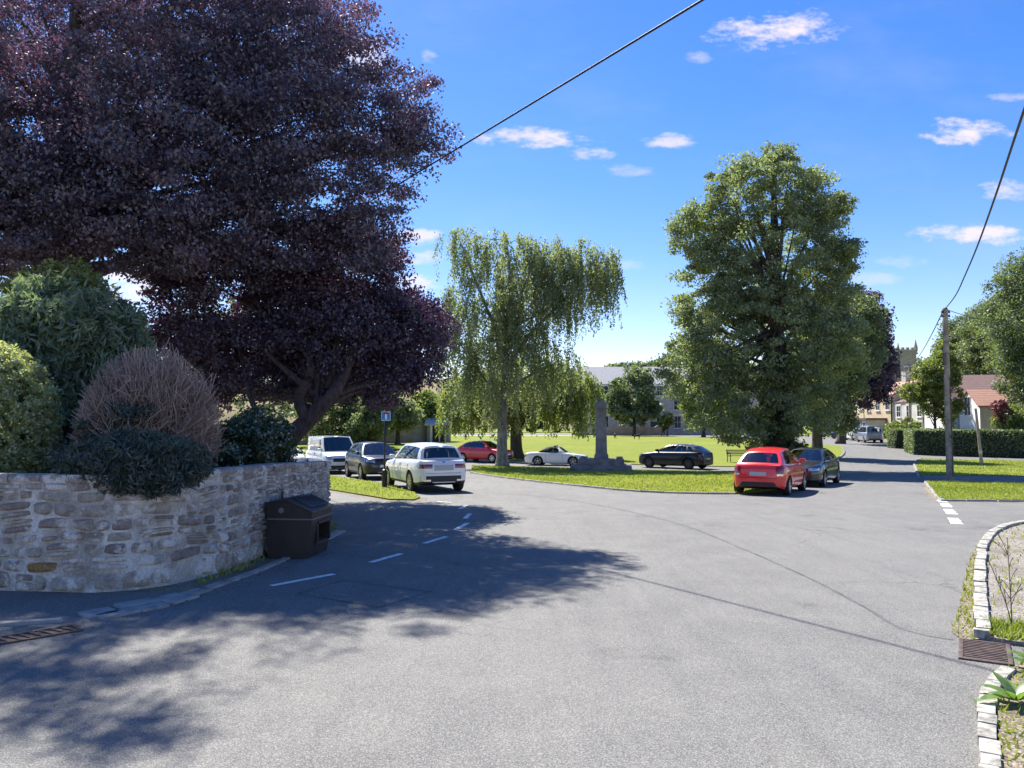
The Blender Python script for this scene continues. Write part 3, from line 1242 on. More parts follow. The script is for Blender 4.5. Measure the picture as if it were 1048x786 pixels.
# --- copper beech over the wall
tree('copper_beech', 'huge copper beech tree overhanging the curved stone wall and shading the road', (-13.2, 22.6),
     [(-11.0, 20.8, 12.0, 6.2, 4.6, 4.6), (-5.4, 20.0, 10.2, 3.1, 2.4, 2.9), (-6.7, 20.9, 13.0, 2.8, 2.2, 2.2), (-8.8, 18.9, 8.9, 4.6, 2.6, 2.5),
      (-14.5, 19.0, 9.5, 4.5, 3.2, 3.4), (-3.8, 20.0, 8.4, 1.25, 1.5, 1.7), (-3.3, 20.0, 11.0, 1.3, 1.3, 1.0), (-12.8, 18.6, 7.6, 3.2, 2.0, 1.6), (-10.0, 22.0, 15.2, 3.2, 2.4, 2.0),
      (-3.9, 20.0, 7.0, .8, 1.0, 1.0), (-2.4, 19.8, 9.6, .7, .8, .8), (-8.6, 15.9, 13.4, 1.0, .7, .5), (-7.3, 15.4, 13.6, .8, .6, .4), (-10.0, 16.3, 13.4, 1.3, .8, .6), (-12.3, 18.8, 6.5, 2.4, 1.6, 1.2), (-9.4, 19.0, 7.0, 2.0, 1.6, 1.1), (-7.2, 19.2, 6.8, 1.8, 1.6, 1.2), (-10, 18.2, 9.5, 4.5, 1.2, 3.0), (-6.5, 18.6, 9.5, 2.2, 1.0, 2.2), lob(85, 25, 24.5, 95, 60, 1.4), lob(15, 40, 24.5, 80, 70, 1.4)],
     'beech', 2600, .6, 150, .066, 15.5, .62, nl=90, z0=.9, droop=.7, flat=.42, tone_sd=.2,
     keep=lambda P: sun_gap(P + np.array([-13.2, 22.6, .9])))

# --- purple leaved tree by the wall end, leaning trunk
def plum():
    bx, by, bz = -6.2, 20.0, 1.0
    root = thing('purple_plum_tree', 'dark purple leaved tree with a leaning bare trunk behind the wall end', 'tree', (bx, by, bz))
    Y = 22
    lobes = [lob(250, 318, Y, 100, 66, 2.2), lob(350, 350, Y + .8, 78, 56, 3.0), lob(412, 342, Y + .8, 44, 44, 2.4), lob(325, 268, Y, 90, 44, 2.2), lob(205, 370, Y + .6, 52, 52, 1.3),
             lob(290, 385, Y, 50, 26, 1.2), lob(392, 392, Y, 34, 24, 1.0), lob(440, 330, Y, 16, 20, .7), lob(180, 262, Y, 40, 36, 1.2), lob(434, 380, Y, 16, 16, .6)]
    lobes = [(l[0] - bx, l[1] - by, l[2] - bz, *l[3:]) for l in lobes]
    V, tone, Cc = foliage(lobes, 1350, .46, 120, .07, shell=.55, droop=.2, tone_sd=.2, flat=.7)
    mb = MB()

    def tp(px, py, Y=20.2):
        return wp(px, py, Y) - Vector((bx, by, bz))
    m1 = [tp(276, 482), tp(283, 466), tp(300, 445), tp(320, 425), tp(339, 405), tp(356, 376, 20.8), tp(370, 330, 21.4)]
    P = spline(m1, 6)
    mb.tube(P, list(np.interp(np.linspace(0, 1, len(P)), [0, .1, .3, .6, 1], [.42, .30, .25, .2, .05])), 14)
    m2 = [tp(316, 430), tp(306, 408), tp(318, 380), tp(310, 330, 21.4)]
    P2 = spline(m2, 6)
    mb.tube(P2, list(np.interp(np.linspace(0, 1, len(P2)), [0, 1], [.2, .05])), 10)
    m3 = [tp(292, 470), tp(286, 445), tp(262, 420), tp(250, 380, 21), tp(240, 330, 21.4)]
    P3 = spline(m3, 6)
    mb.tube(P3, list(np.interp(np.linspace(0, 1, len(P3)), [0, 1], [.12, .04])), 8)
    for q in [((329, 412), (344, 398)), ((324, 420), (338, 409)), ((336, 404), (349, 402))]:
        mb.tube([tp(*q[0]), tp((q[0][0] + q[1][0]) / 2 + 2, (q[0][1] + q[1][1]) / 2 - 3), tp(*q[1])], [.11, .08, .04], 8)
    limbs(mb, P[0], (P[len(P) // 2], P[-1]), list(rng.permutation(Cc)[:60]), .12, 60)
    mb.build('trunk', BARK_PLUM, root, smooth=True)
    quad_obj('crown', V, 4, LEAF['plum'], root, tone)


plum()

# --- shrubs behind the wall


def shrub(name, label, base, lobes, leaf, ncl, cr, per, size, cat='shrub', group=None, stems=5, bz=1.0, core=None, **kw):
    bx, by = base
    root = thing(name, label, cat, (bx, by, bz), 0, group)
    lobes = [(l[0] - bx, l[1] - by, l[2] - bz, *l[3:]) for l in lobes]
    V, tone, Cc = foliage(lobes, ncl, cr, per, size, **kw)
    mb = MB()
    for k in range(stems):
        T = Vector(Cc[rng.integers(len(Cc))])
        a = Vector((random.uniform(-.15, .15), random.uniform(-.15, .15), 0))
        mid = a.lerp(T, .5) + Vector((random.uniform(-.1, .1), random.uniform(-.1, .1), .15))
        mb.tube(spline([a, mid, T], 4), list(np.linspace(.035, .008, 9)), 6, cap=False)
    mb.build('stem', BARK, root, smooth=True)
    quad_obj('foliage', V, 4, LEAF[leaf], root, tone)
    return root


shrub('clipped_bush', 'rounded clipped bush of small pale green leaves behind the wall', (-8.2, 12.4),
      [lob(-26, 434, 12.2, 77, 88, 1.2), lob(-26, 472, 12.2, 76, 60, 1.2)], 'topiary', 3000, .10, 42, .036, cat='bush', shell=.97, bias=.4, tone_sd=.2, droop=0, rough=(.90, 1.0))
shrub('conifer_shrub', 'feathery blue green conifer shrub behind the twiggy dome', (-8.0, 14.2),
      [lob(62, 380, 14.2, 72, 76, 1.1), lob(40, 415, 14.6, 56, 60, .9), lob(95, 345, 14.2, 42, 42, .9), lob(50, 325, 14.2, 36, 36, .8), lob(75, 450, 13.6, 45, 45, .8), lob(125, 410, 14.4, 40, 60, .8)], 'conifer', 900, .25, 80, .045, long=4.2, shell=.7, bias=.15, droop=-.9, flat=1.0)
shrub('yellow_shrub', 'loose shrub of sunlit yellowish leaves above the conifer shrub', (-9.2, 17.0),
      [lob(66, 290, 15.5, 30, 24, .6), lob(30, 300, 15.5, 22, 20, .6), lob(92, 298, 15.5, 18, 18, .5)], 'yellowgreen', 130, .2, 34, .06, shell=.5)
shrub('laurel_hedge', 'dark glossy laurel hedge between the twiggy dome and the leaning trunk', (-5.7, 16.4),
      [lob(250, 456, 16.4, 34, 26, .6), lob(268, 440, 16.8, 26, 22, .6), lob(235, 464, 16.2, 22, 20, .6), lob(225, 474, 15.5, 20, 18, .5), lob(290, 462, 17.6, 14, 16, .4)], 'laurel', 420, .18, 60, .05, cat='hedge', shell=.7, stems=12)
shrub('trailing_juniper', 'dark trailing juniper spilling over the top of the stone wall', (-5.7, 11.1),
      [lob(130, 482, 10.75, 56, 22, .5), lob(172, 476, 10.85, 36, 20, .42), lob(105, 478, 10.75, 32, 24, .45), lob(140, 468, 11.2, 70, 22, .55), lob(150, 494, 10.42, 40, 11, .16), lob(112, 492, 10.42, 26, 9, .16), lob(190, 484, 10.75, 18, 12, .22)], 'juniper', 900, .13, 75, .026, long=4.2, shell=.6, bias=.15, droop=.9, bz=1.2)


def twig_dome():
    bx, by, bz = wp(152, 480, 12.6).x, 12.6, 1.0
    root = thing('twiggy_dome_bush', 'leafless clipped dome of brown twigs above the stone wall', 'bush', (bx, by, bz))
    rx, ry, rz = 1.10, 1.0, 1.50
    cz = 1.0
    segs = []
    n = 900
    for i in range(n):
        D = rng.normal(size=3)
        D[2] = abs(D[2]) * .9 - .15
        D /= np.linalg.norm(D)
        kk = 1 + .07 * math.sin(D[0] * 5 + 1) * math.cos(D[2] * 6) + .05 * math.sin(D[1] * 9 + D[0] * 7)
        end = np.array([D[0] * rx * kk, D[1] * ry * kk, cz + D[2] * (rz - .05) * kk])
        end += rng.normal(0, .055, 3)
        a = np.array([rng.normal(0, .28), rng.normal(0, .25), rng.uniform(.0, .5)])
        mid = a * .45 + end * .55 + rng.normal(0, .14, 3) + np.array([0, 0, .05])
        P = [a * (1 - t) ** 2 + mid * 2 * t * (1 - t) + end * t * t for t in np.linspace(0, 1, 6)]
        segs.append((P, .010))
        for k in range(4):
            q = P[rng.integers(2, 5)]
            e2 = end + rng.normal(0, .24, 3)
            dd = np.array([e2[0] / rx, e2[1] / ry, (e2[2] - cz) / rz])
            nn = np.linalg.norm(dd)
            if nn > 1.03:
                e2 = np.array([dd[0] / nn * rx, dd[1] / nn * ry, cz + dd[2] / nn * rz])
            segs.append(([q, (q + e2) / 2 + rng.normal(0, .06, 3), e2], .0062))
    V, T = [], []
    for P, r in segs:
        tn = float(np.clip(rng.normal(.5, .2), 0, 1))
        for i in range(len(P) - 1):
            A, B = P[i], P[i + 1]
            t = B - A
            t /= np.linalg.norm(t) + 1e-9
            s1 = np.cross(t, [.3, .5, .8])
            s1 /= np.linalg.norm(s1) + 1e-9
            s2 = np.cross(t, s1)
            c = [math.cos(k * 2.094) * s1 + math.sin(k * 2.094) * s2 for k in range(3)]
            ra, rb = r * (1 - .5 * i / len(P)), r * (1 - .5 * (i + 1) / len(P))
            for k in range(3):
                k2 = (k + 1) % 3
                V += [A + c[k] * ra, A + c[k2] * ra, B + c[k2] * rb, B + c[k] * rb]
                T.append(tn)
    quad_obj('twigs', np.array(V), 4, LEAF['twig'], root, T)
    lobes = [(-.1, -.7, 1.25, .35, .25, .25), (-.4, -.75, .7, .8, .3, .35), (.2, -.85, .5, .7, .3, .25), (-.2, .2, .9, .8, .6, .8), (.15, -.75, 1.35, .3, .2, .25), (-.5, -.6, 1.1, .3, .3, .3)]
    V, tone, _ = foliage(lobes, 330, .15, 60, .032, long=3.5, droop=-.3, tone0=.35)
    quad_obj('foliage', V, 4, LEAF['juniper'], root, tone)


twig_dome()


# --- trees of the green
def birch():
    Y = 47.5
    b = wp(514, 476, Y)
    bx, by, bz = b.x, Y, gz(Y)

    def L(px, py, Y=Y):
        return wp(px, py, Y) - Vector((bx, by, bz))
    tp = [Vector((0, 0, -.05)), L(514, 440), L(516, 400), L(519, 340), L(522, 285), L(518, 245)]
    arms = [([L(517, 380), L(540, 345), L(572, 312), L(600, 280), L(612, 258)], [.16, .04]), ([L(518, 360), L(500, 320), L(480, 270), L(468, 240)], [.13, .03]),
            ([L(520, 330), L(538, 290), L(550, 250)], [.1, .03]), ([L(515, 410), L(490, 380), L(470, 350)], [.11, .03]), ([L(516, 405), L(548, 380), L(575, 372)], [.11, .03])]
    lobes = [lob(474, 250, Y, 27, 20, 1.3), lob(520, 262, Y, 48, 30, 2.2), lob(562, 262, Y, 30, 26, 1.6), lob(602, 262, Y, 32, 24, 1.9), lob(588, 288, Y, 34, 24, 1.9), lob(612, 275, Y, 24, 22, 1.5), lob(575, 262, Y, 24, 20, 1.5), lob(545, 305, Y, 42, 34, 2.2),
             lob(505, 320, Y, 50, 45, 2.4), lob(468, 310, Y, 20, 36, 1.3), lob(525, 360, Y, 48, 40, 2.5), lob(470, 365, Y, 22, 22, 1.3), lob(572, 365, Y, 24, 18, 1.4), lob(490, 395, Y, 30, 14, 1.6), lob(625, 262, Y, 9, 10, .7)]
    weeping('weeping_birch', 'tall weeping birch with hanging branches and pale trunk beside the red hatchback', (bx, by), lobes, 'birch', 2150, .7, 3.0, .10, tp, [.36, .3, .24, .18, .1, .04], arms, BARK_BIRCH, .045)


birch()


def second():
    Y = 57
    b = wp(529, 467, Y)

    def L(px, py, Y=Y):
        return wp(px, py, Y) - Vector((b.x, Y, gz(Y)))
    lobes = [lob(470, 400, Y, 24, 24, 1.7), lob(500, 400, Y, 40, 26, 2.4), lob(560, 400, Y, 46, 26, 2.6), lob(592, 405, Y, 22, 26, 1.8), lob(535, 385, Y, 50, 28, 2.6), lob(580, 385, Y, 34, 20, 2), lob(462, 420, Y, 12, 12, 1.0)]
    arms = [([L(529, 440), L(550, 415), L(580, 395)], [.2, .05]), ([L(529, 440), L(505, 415), L(478, 395)], [.18, .05])]
    weeping('drooping_lime_tree', 'broad yellow green tree with drooping skirt behind the weeping birch', (b.x, Y), lobes, 'yellowgreen', 1300, .8, 2.6, .13, [Vector((0, 0, -.05)), L(528, 445), L(530, 420), L(533, 385)], [.5, .42, .35, .15], arms, BARK, .06)


second()


def big_lime():
    Y = 44
    b = wp(797, 470, Y)
    lobes = [lob(785, 200, Y, 62, 46, 2.6), lob(772, 180, Y, 28, 26, 1.7), lob(835, 215, Y, 32, 30, 2.0), lob(720, 240, Y, 32, 34, 2.0), lob(790, 270, Y, 80, 60, 3.6), lob(735, 300, Y, 46, 46, 2.6), lob(845, 280, Y, 34, 44, 2.4),
             lob(780, 350, Y, 84, 60, 3.8), lob(712, 375, Y - .5, 38, 34, 2.2), lob(852, 350, Y, 32, 40, 2.4), lob(735, 415, Y - 1, 34, 34, 2.0), lob(815, 410, Y - 1, 42, 40, 2.4), lob(760, 435, Y - .5, 26, 24, 1.8), lob(700, 230, Y, 14, 9, .8), lob(858, 212, Y, 10, 12, .8), lob(793, 158, Y, 16, 10, .9)]
    r = tree('big_lime_tree', 'tallest lime tree, ivy clad trunk, standing behind the red car with blunt rear', (b.x, Y), lobes, 'lime', 1750, .58, 98, .11, 17.0, .6, nl=70, droop=.5, flat=.62, tone_sd=.19, tone0=.45)
    l2 = [(0, -.1, 1.4, .95, .95, 1.3), (0, 0, 3.2, 1.1, 1.0, 1.9), (.3, -.2, 5.2, .9, .9, 1.6), (-.7, -.2, .8, .8, .7, .7), (.8, -.3, .9, .7, .7, .8)]
    V, tone, _ = foliage(l2, 330, .3, 60, .11, tone0=.35, shell=.8)
    quad_obj('ivy', V, 4, LEAF['dark'], r, tone)


big_lime()
Y = 58
tree('round_lime_tree', 'smaller rounder lime tree standing right behind the tallest lime', (wp(836, 458, Y).x, Y),
     [lob(865, 330, Y, 30, 34, 2.2), lob(850, 370, Y, 40, 46, 2.8), lob(878, 350, Y, 24, 36, 2.0), lob(835, 400, Y, 32, 36, 2.4), lob(850, 425, Y, 22, 22, 1.8), lob(885, 330, Y, 14, 22, 1.2)], 'mid', 560, .72, 100, .13, 11.5, .42, nl=30, droop=.5, tone0=.5)
Y = 80
tree('copper_maple', 'dark copper leaved tree over the far end of the street', (wp(860, 446, Y).x, Y),
     [lob(882, 330, Y, 22, 34, 2.6), lob(886, 375, Y, 26, 38, 3), lob(870, 395, Y, 22, 22, 2.2), lob(898, 345, Y, 10, 26, 1.6), lob(900, 385, Y, 12, 26, 1.6)], 'plum', 420, .9, 90, .19, 13, .4, tone0=.5, lean=(2.6, 0))

# --- trees and hedge on the right
Y = 66
tree('garden_tree', 'small bright green garden tree behind the dark hedge left of the cottage', (wp(957, 440, Y).x, Y),
     [lob(953, 388, Y, 17, 18, 1.5), lob(938, 400, Y, 14, 11, 1.1), lob(966, 380, Y, 14, 20, 1.4), lob(970, 410, Y, 12, 22, 1.2), lob(951, 412, Y, 10, 10, 1.0), lob(970, 360, Y, 10, 12, 1.1)], 'yellowgreen', 260, .5, 80, .14, 5.5, .16, nl=22)
Y = 62
tree('horse_chestnut_tree', 'large spreading tree at the right edge in front of the cottage roof', (wp(1062, 452, Y).x, Y),
     [lob(1050, 330, Y, 40, 45, 3), lob(1048, 382, Y, 26, 30, 2.6), lob(1082, 370, Y, 48, 60, 3.5), lob(1040, 290, Y, 24, 20, 2), lob(1072, 420, Y, 34, 26, 2.4), lob(1070, 280, Y, 40, 30, 3)], 'mid', 620, .8, 110, .13, 12, .5, nl=30, tone_sd=.2)
for i, (px, Y, tops, lab) in enumerate([
        (985, 105, [(985, 352, 24, 24, 3), (998, 345, 24, 28, 3), (978, 380, 22, 26, 3)], 'dense green tree behind the pole and the cottage ridge'),
        (1015, 98, [(1015, 345, 28, 34, 4), (1030, 335, 26, 30, 4), (1005, 375, 26, 26, 3)], 'tall dense green tree behind the cottage chimneyless roof'),
        (1052, 92, [(1050, 330, 34, 40, 4), (1070, 350, 34, 46, 4), (1035, 365, 20, 24, 3)], 'tall green tree behind the right edge tree')]):
    tree('dense_tree', lab, (wp(px, 440, Y).x, Y), [lob(a, b, Y, c, d, e) for a, b, c, d, e in tops] + [lob(px, 405, Y, 26, 26, 3)], 'mid', 400, 1.05, 90, .2, 12, .45, group='trees behind the cottage', tone0=.42 + .06 * i, tone_sd=.2)
Y = 60
shrub('red_shrub', 'small red leaved shrub in front of the cottage wing', (wp(1022, 440, Y).x, Y), [lob(1022, 417, Y, 7, 7, .6), lob(1027, 424, Y, 6, 8, .6)], 'red', 70, .25, 40, .11, bz=gz(Y))
shrub('garden_shrub', 'light green shrub below the red shrub beside the hedge', (wp(1034, 446, Y).x, Y), [lob(1034, 432, Y, 16, 14, 1), lob(1048, 428, Y, 14, 16, 1)], 'yellowgreen', 130, .38, 40, .13, bz=gz(Y))


def hedge(name, label, poly, h, leaf, n, size, per=26):
    """clipped hedge: inner body and a skin of leaves"""
    cx, cyy = np.mean([p[0] for p in poly]), np.mean([p[1] for p in poly])
    root = thing(name, label, 'hedge', (cx, cyy, gz(cyy)))
    k = len(poly)
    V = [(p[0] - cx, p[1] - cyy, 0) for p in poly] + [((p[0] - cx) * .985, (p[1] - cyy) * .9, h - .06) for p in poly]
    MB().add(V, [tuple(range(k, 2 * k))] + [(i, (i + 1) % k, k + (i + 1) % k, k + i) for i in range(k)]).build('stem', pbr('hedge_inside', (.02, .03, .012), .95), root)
    P, N = [], []
    per_edges = []
    for i in range(k):
        a, b = np.array(poly[i]), np.array(poly[(i + 1) % k])
        per_edges.append(np.linalg.norm(b - a))
    tot = sum(per_edges)
    for i in range(k):
        a, b = np.array(poly[i]), np.array(poly[(i + 1) % k])
        m = int(n * .65 * per_edges[i] / tot)
        t = rng.uniform(0, 1, m)[:, None]
        q = a + (b - a) * t
        d = (b - a) / (np.linalg.norm(b - a) + 1e-9)
        nn = np.array([d[1], -d[0]])
        z = rng.uniform(.02, h, m)
        q = q + nn * (rng.normal(0, .05, m))[:, None]
        P.append(np.column_stack([q[:, 0] - cx, q[:, 1] - cyy, z]))
        N.append(np.tile([nn[0], nn[1], .3], (m, 1)))
    # top
    tri = [(0, i, i + 1) for i in range(1, k - 1)]
    ar = [abs((poly[b][0] - poly[a][0]) * (poly[c][1] - poly[a][1]) - (poly[c][0] - poly[a][0]) * (poly[b][1] - poly[a][1])) for a, b, c in tri]
    for (a, b, c), w in zip(tri, ar):
        m = int(n * .35 * w / sum(ar))
        u = np.sqrt(rng.uniform(0, 1, m))[:, None]
        v = rng.uniform(0, 1, m)[:, None]
        q = np.array(poly[a]) * (1 - u) + np.array(poly[b]) * u * (1 - v) + np.array(poly[c]) * u * v
        P.append(np.column_stack([q[:, 0] - cx, q[:, 1] - cyy, h + rng.normal(0, .045, m)]))
        N.append(np.tile([0, 0, 1.0], (m, 1)))
    P, N = np.concatenate(P), np.concatenate(N)
    V = leaf_quads(P, size, N, .45)
    tone = np.clip(.45 + .25 * np.sin(P[:, 0] * 2.1) * np.sin(P[:, 2] * 3 + P[:, 0]) + rng.normal(0, .18, len(P)), 0, 1)
    quad_obj('foliage', V, 4, LEAF[leaf], root, tone)
    return root


hp = [at(935, 465.5), at(1048, 469), at(1300, 474)]
h0 = [(hp[0].x, hp[0].y), (hp[1].x, hp[1].y), (hp[2].x, hp[2].y), (hp[2].x, hp[2].y + 2.4), (hp[1].x, hp[1].y + 2.4), (hp[0].x + 2.6, hp[0].y + 5.6), (wp(926, 460, hp[0].y + 4.2).x, hp[0].y + 4.2)]
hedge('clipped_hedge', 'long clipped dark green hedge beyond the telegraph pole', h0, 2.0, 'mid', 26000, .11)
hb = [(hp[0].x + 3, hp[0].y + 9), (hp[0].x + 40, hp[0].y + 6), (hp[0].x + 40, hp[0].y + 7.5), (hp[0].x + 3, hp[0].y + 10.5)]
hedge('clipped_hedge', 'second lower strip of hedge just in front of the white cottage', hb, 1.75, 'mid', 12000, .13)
Y = 84
shrub('roadside_shrub', 'yellow green roadside shrub between the silver people carrier and the hedge', (wp(918, 447, Y).x, Y), [lob(918, 441, Y, 8, 8, 1.4), lob(928, 438, Y, 10, 10, 1.4), lob(912, 444, Y, 5, 5, 1)], 'yellowgreen', 90, .5, 40, .2, bz=gz(Y))

# --- trees on the far left and behind
for i, (nm, px, Y, lf, tops, tt, lab) in enumerate([
        ('bushy_tree', 352, 74, 'dark', [(350, 415, 34, 30, 3), (375, 430, 22, 22, 2.4), (330, 420, 30, 34, 3), (365, 405, 22, 18, 2)], 7, 'dark green bushy tree behind the white van'),
        ('bushy_tree', 384, 70, 'mid', [(382, 425, 18, 22, 2), (372, 440, 16, 14, 1.6), (392, 412, 12, 14, 1.4)], 4.4, 'mid green bushy tree left of the blue sign'),
        ('small_round_tree', 407, 79, 'birch', [(405, 418, 12, 12, 1.6), (414, 424, 15, 14, 1.8), (402, 430, 10, 10, 1.4)], 3.6, 'small round tree before the grey wall right of the blue sign'),
        ('small_round_tree', 437, 86, 'yellowgreen', [(436, 416, 14, 14, 2), (446, 424, 14, 14, 1.8), (428, 424, 8, 10, 1.4)], 4.4, 'pale small tree over the roof of the garden shed'),
        ('green_tree', 340, 100, 'dark', [(300, 380, 40, 50, 5), (345, 370, 40, 50, 5), (390, 390, 30, 40, 4)], 12, 'tall dark green tree far behind the parked van'),
        ('green_tree', 20, 60, 'mid', [(0, 300, 70, 60, 5), (70, 330, 70, 50, 5), (-60, 320, 60, 80, 5), (30, 400, 90, 60, 5)], 11, 'broad green tree far behind the clipped bush'),
        ('green_tree', 180, 64, 'mid', [(190, 360, 60, 50, 5), (250, 350, 50, 60, 5), (160, 400, 70, 50, 5), (240, 420, 60, 40, 5)], 9, 'green tree far behind the twiggy dome bush'),
        ('young_tree', 649, 117, 'mid', [(648, 402, 22, 24, 3), (648, 420, 28, 14, 3), (655, 388, 12, 12, 1.8), (632, 412, 14, 16, 2), (664, 418, 12, 12, 2)], 8, 'young round tree on the lawn before the long stone house'),
        ('green_tree', 720, 108, 'yellowgreen', [(716, 405, 20, 22, 3), (735, 415, 20, 22, 3), (712, 428, 12, 10, 2)], 6.5, 'sunlit yellow green tree beside the house windows'),
        ('far_tree', 640, 165, 'mid', [(636, 382, 14, 9, 3), (658, 380, 18, 8, 3), (680, 378, 14, 9, 3)], 13, 'treetop rising behind the long pale roof'),
        ('far_tree', 700, 170, 'mid', [(705, 372, 24, 22, 4), (735, 375, 24, 24, 4)], 14, 'treetop behind the right end of the long stone house'),
        ('far_tree', 600, 165, 'dark', [(600, 390, 16, 12, 3), (585, 400, 16, 20, 3)], 11, 'dark treetop left of the long stone house'),
        ('far_tree', 470, 170, 'mid', [(470, 415, 22, 22, 4), (500, 420, 24, 20, 4), (540, 418, 24, 22, 4), (565, 424, 20, 18, 4)], 7, 'tree row end far beyond the birch'),
        ('far_tree', 950, 170, 'mid', [(948, 385, 14, 16, 3), (962, 380, 14, 20, 3), (955, 410, 18, 18, 3)], 12, 'green tree beside the church tower'),
        ('far_tree', 820, 150, 'dark', [(770, 415, 36, 22, 5), (820, 410, 30, 26, 5), (850, 412, 10, 22, 3)], 9, 'dark tree far behind the lime trees')]):
    s = Y / F
    tree(nm, lab, (wp(px, 445, Y).x, Y), [lob(a, b, Y, c, d, e) for a, b, c, d, e in tops], lf, 260 if Y > 68 else 420, max(.5, 6 * s), 46, max(.12, 2.1 * s), tt, .28, nl=16, group='background trees', tone0=.46)
Y = 112
shrub('yellow_shrub', 'yellow green climbing shrub between the house windows and the garden wall', (wp(683, 441, Y).x, Y), [lob(683, 430, Y, 5, 7, 1), lob(679, 434, Y, 4, 5, 1)], 'yellowgreen', 40, .5, 34, .25, bz=gz(Y))

# ------------------------------------------------------------------ grass blades and weeds
def inside(poly, P):
    x, y = P[:, 0], P[:, 1]
    r = np.zeros(len(P), bool)
    j = len(poly) - 1
    for i in range(len(poly)):
        xi, yi = poly[i]
        xj, yj = poly[j]
        c = ((yi > y) != (yj > y)) & (x < (xj - xi) * (y - yi) / (yj - yi + 1e-12) + xi)
        r ^= c
        j = i
    return r


def blades(polys, hgt):
    V, T = [], []
    for poly, n, dz, hh, box in polys:
        p = np.array(poly)
        lo, hi = p.min(0), p.max(0)
        if box:
            lo, hi = np.maximum(lo, box[0]), np.minimum(hi, box[1])
        P = rng.uniform(lo, hi, (n, 2))
        P = P[inside(poly, P)]
        m = len(P)
        z = np.interp(P[:, 1], TY, TZ) + dz
        B = np.column_stack([P, z])
        h = hh * rng.uniform(.5, 1.5, m)
        d = rng.normal(0, .45, (m, 2)) * h[:, None]
        w = rng.uniform(.004, .010, m) * (1 + P[:, 1] / 14)
        a = rng.uniform(0, 6.28, m)
        W = np.column_stack([np.cos(a) * w, np.sin(a) * w, np.zeros(m)])
        tip = B + np.column_stack([d, h])
        V.append(np.stack([B - W, B + W, tip], 1).reshape(-1, 3))
        T.append(np.clip(rng.normal(.5, .22, m) + .32 * np.sin(P[:, 0] * .9) * np.sin(P[:, 1] * .7 + P[:, 0] * .3), 0, 1))
    o = quad_obj('grass', np.concatenate(V), 3, LEAF['grass'], None, np.concatenate(T))
    o['kind'] = 'stuff'
    o['label'] = 'short mown grass of the green and the verges'
    o['category'] = 'grass'
    return o


STRIP2 = pxpoly([(1006, 655), (1030, 660), (1090, 668), (1090, 648), (1008, 640)])
blades([(GREEN_FRONT, 60000, .055, .05, None), (PATCH, 16000, .045, .06, None), (VERGE_R, 60000, .055, .05, ((10, 20), (40, 36))), (VERGE_U, 40000, .055, .05, ((15, 30), (46, 60))),
        (ROUGH, 9000, .02, .045, None), (pxpoly([(345, 541), (300, 558), (255, 582), (205, 600), (200, 596), (250, 575), (290, 556), (335, 534)]), 1500, .01, .06, None), (STRIP2, 2200, .05, .06, None), (GRAV, 5000, .05, .05, ((4, 7), (16, 20))), (SOILP, 7000, .045, .05, ((0, 4), (8, 9)))], .05)


def dock(label, base, n, size, seed):
    r = np.random.default_rng(seed)
    root = thing('dock_weed', label, 'weed', base, 0)
    m = MB()
    for i in range(n):
        a = r.uniform(0, 6.28)
        L = size * r.uniform(.6, 1.1)
        up = r.uniform(.35, 1.1)
        k = 7
        V = []
        for j in range(k + 1):
            t = j / k
            rad = L * t * math.cos(up * (1 - .6 * t))
            z = L * (math.sin(up) * t - .45 * t * t * math.cos(up))
            w = .16 * L * (math.sin(math.pi * min(1, t * .93 + .06)) ** .8)
            c = np.array([math.cos(a) * rad, math.sin(a) * rad, max(.01, z) + .02])
            s = np.array([-math.sin(a), math.cos(a), 0]) * w
            V += [c - s + [0, 0, .25 * w], c, c + s + [0, 0, .25 * w]]
        Fc = []
        for j in range(k):
            for q in range(2):
                Fc.append((3 * j + q, 3 * j + q + 1, 3 * j + q + 4, 3 * j + q + 3))
        m.add(V, Fc)
    o = m.build('leaf', LEAF['weed'], root, smooth=True)
    a = o.data.attributes.new('tone', 'FLOAT', 'FACE')
    a.data.foreach_set('value', r.uniform(.2, .9, len(o.data.polygons)).astype(np.float32))
    return root


p = at(1040, 728)
dock('broad leaved green weed sprawling over the pale setts at the roadside', (p.x, p.y, .05), 15, .30, 1)
p = at(1064, 694)
dock('upright leafy weed behind the drain grating', (p.x, p.y, .05), 11, .30, 2)
p = at(1046, 770)
dock('small weed on bare soil nearest the camera', (p.x + .05, p.y, .05), 8, .12, 3)
p = at(1004, 727)
dock('tuft of low weed at the end of the pale setts', (p.x, p.y, .01), 9, .10, 5)


def tallweed():
    b = at(1036, 646)
    root = thing('dry_weed', 'tall thin dry weed with bare branching stalks on the gravel', 'weed', (b.x, b.y, .05))
    m = MB()
    for (dx, dy, h, br) in [(-.02, 0, .95, 5), (-.22, .05, .75, 4), (.05, .1, .7, 4)]:
        P = spline([(0, 0, 0), (dx * .3, dy * .3, h * .4), (dx, dy, h)], 5)
        m.tube(P, list(np.linspace(.007, .003, len(P))), 5)
        for k in range(br):
            q = P[random.randint(4, len(P) - 2)]
            e = q + Vector((random.uniform(-.14, .14), random.uniform(-.1, .1), random.uniform(.1, .25)))
            m.tube([q, q.lerp(e, .5) + Vector((0, 0, .02)), e], [.004, .003, .006], 5)
    m.build('stalk', pbr('dry_stalk', (.12, .11, .07), .9), root)


tallweed()

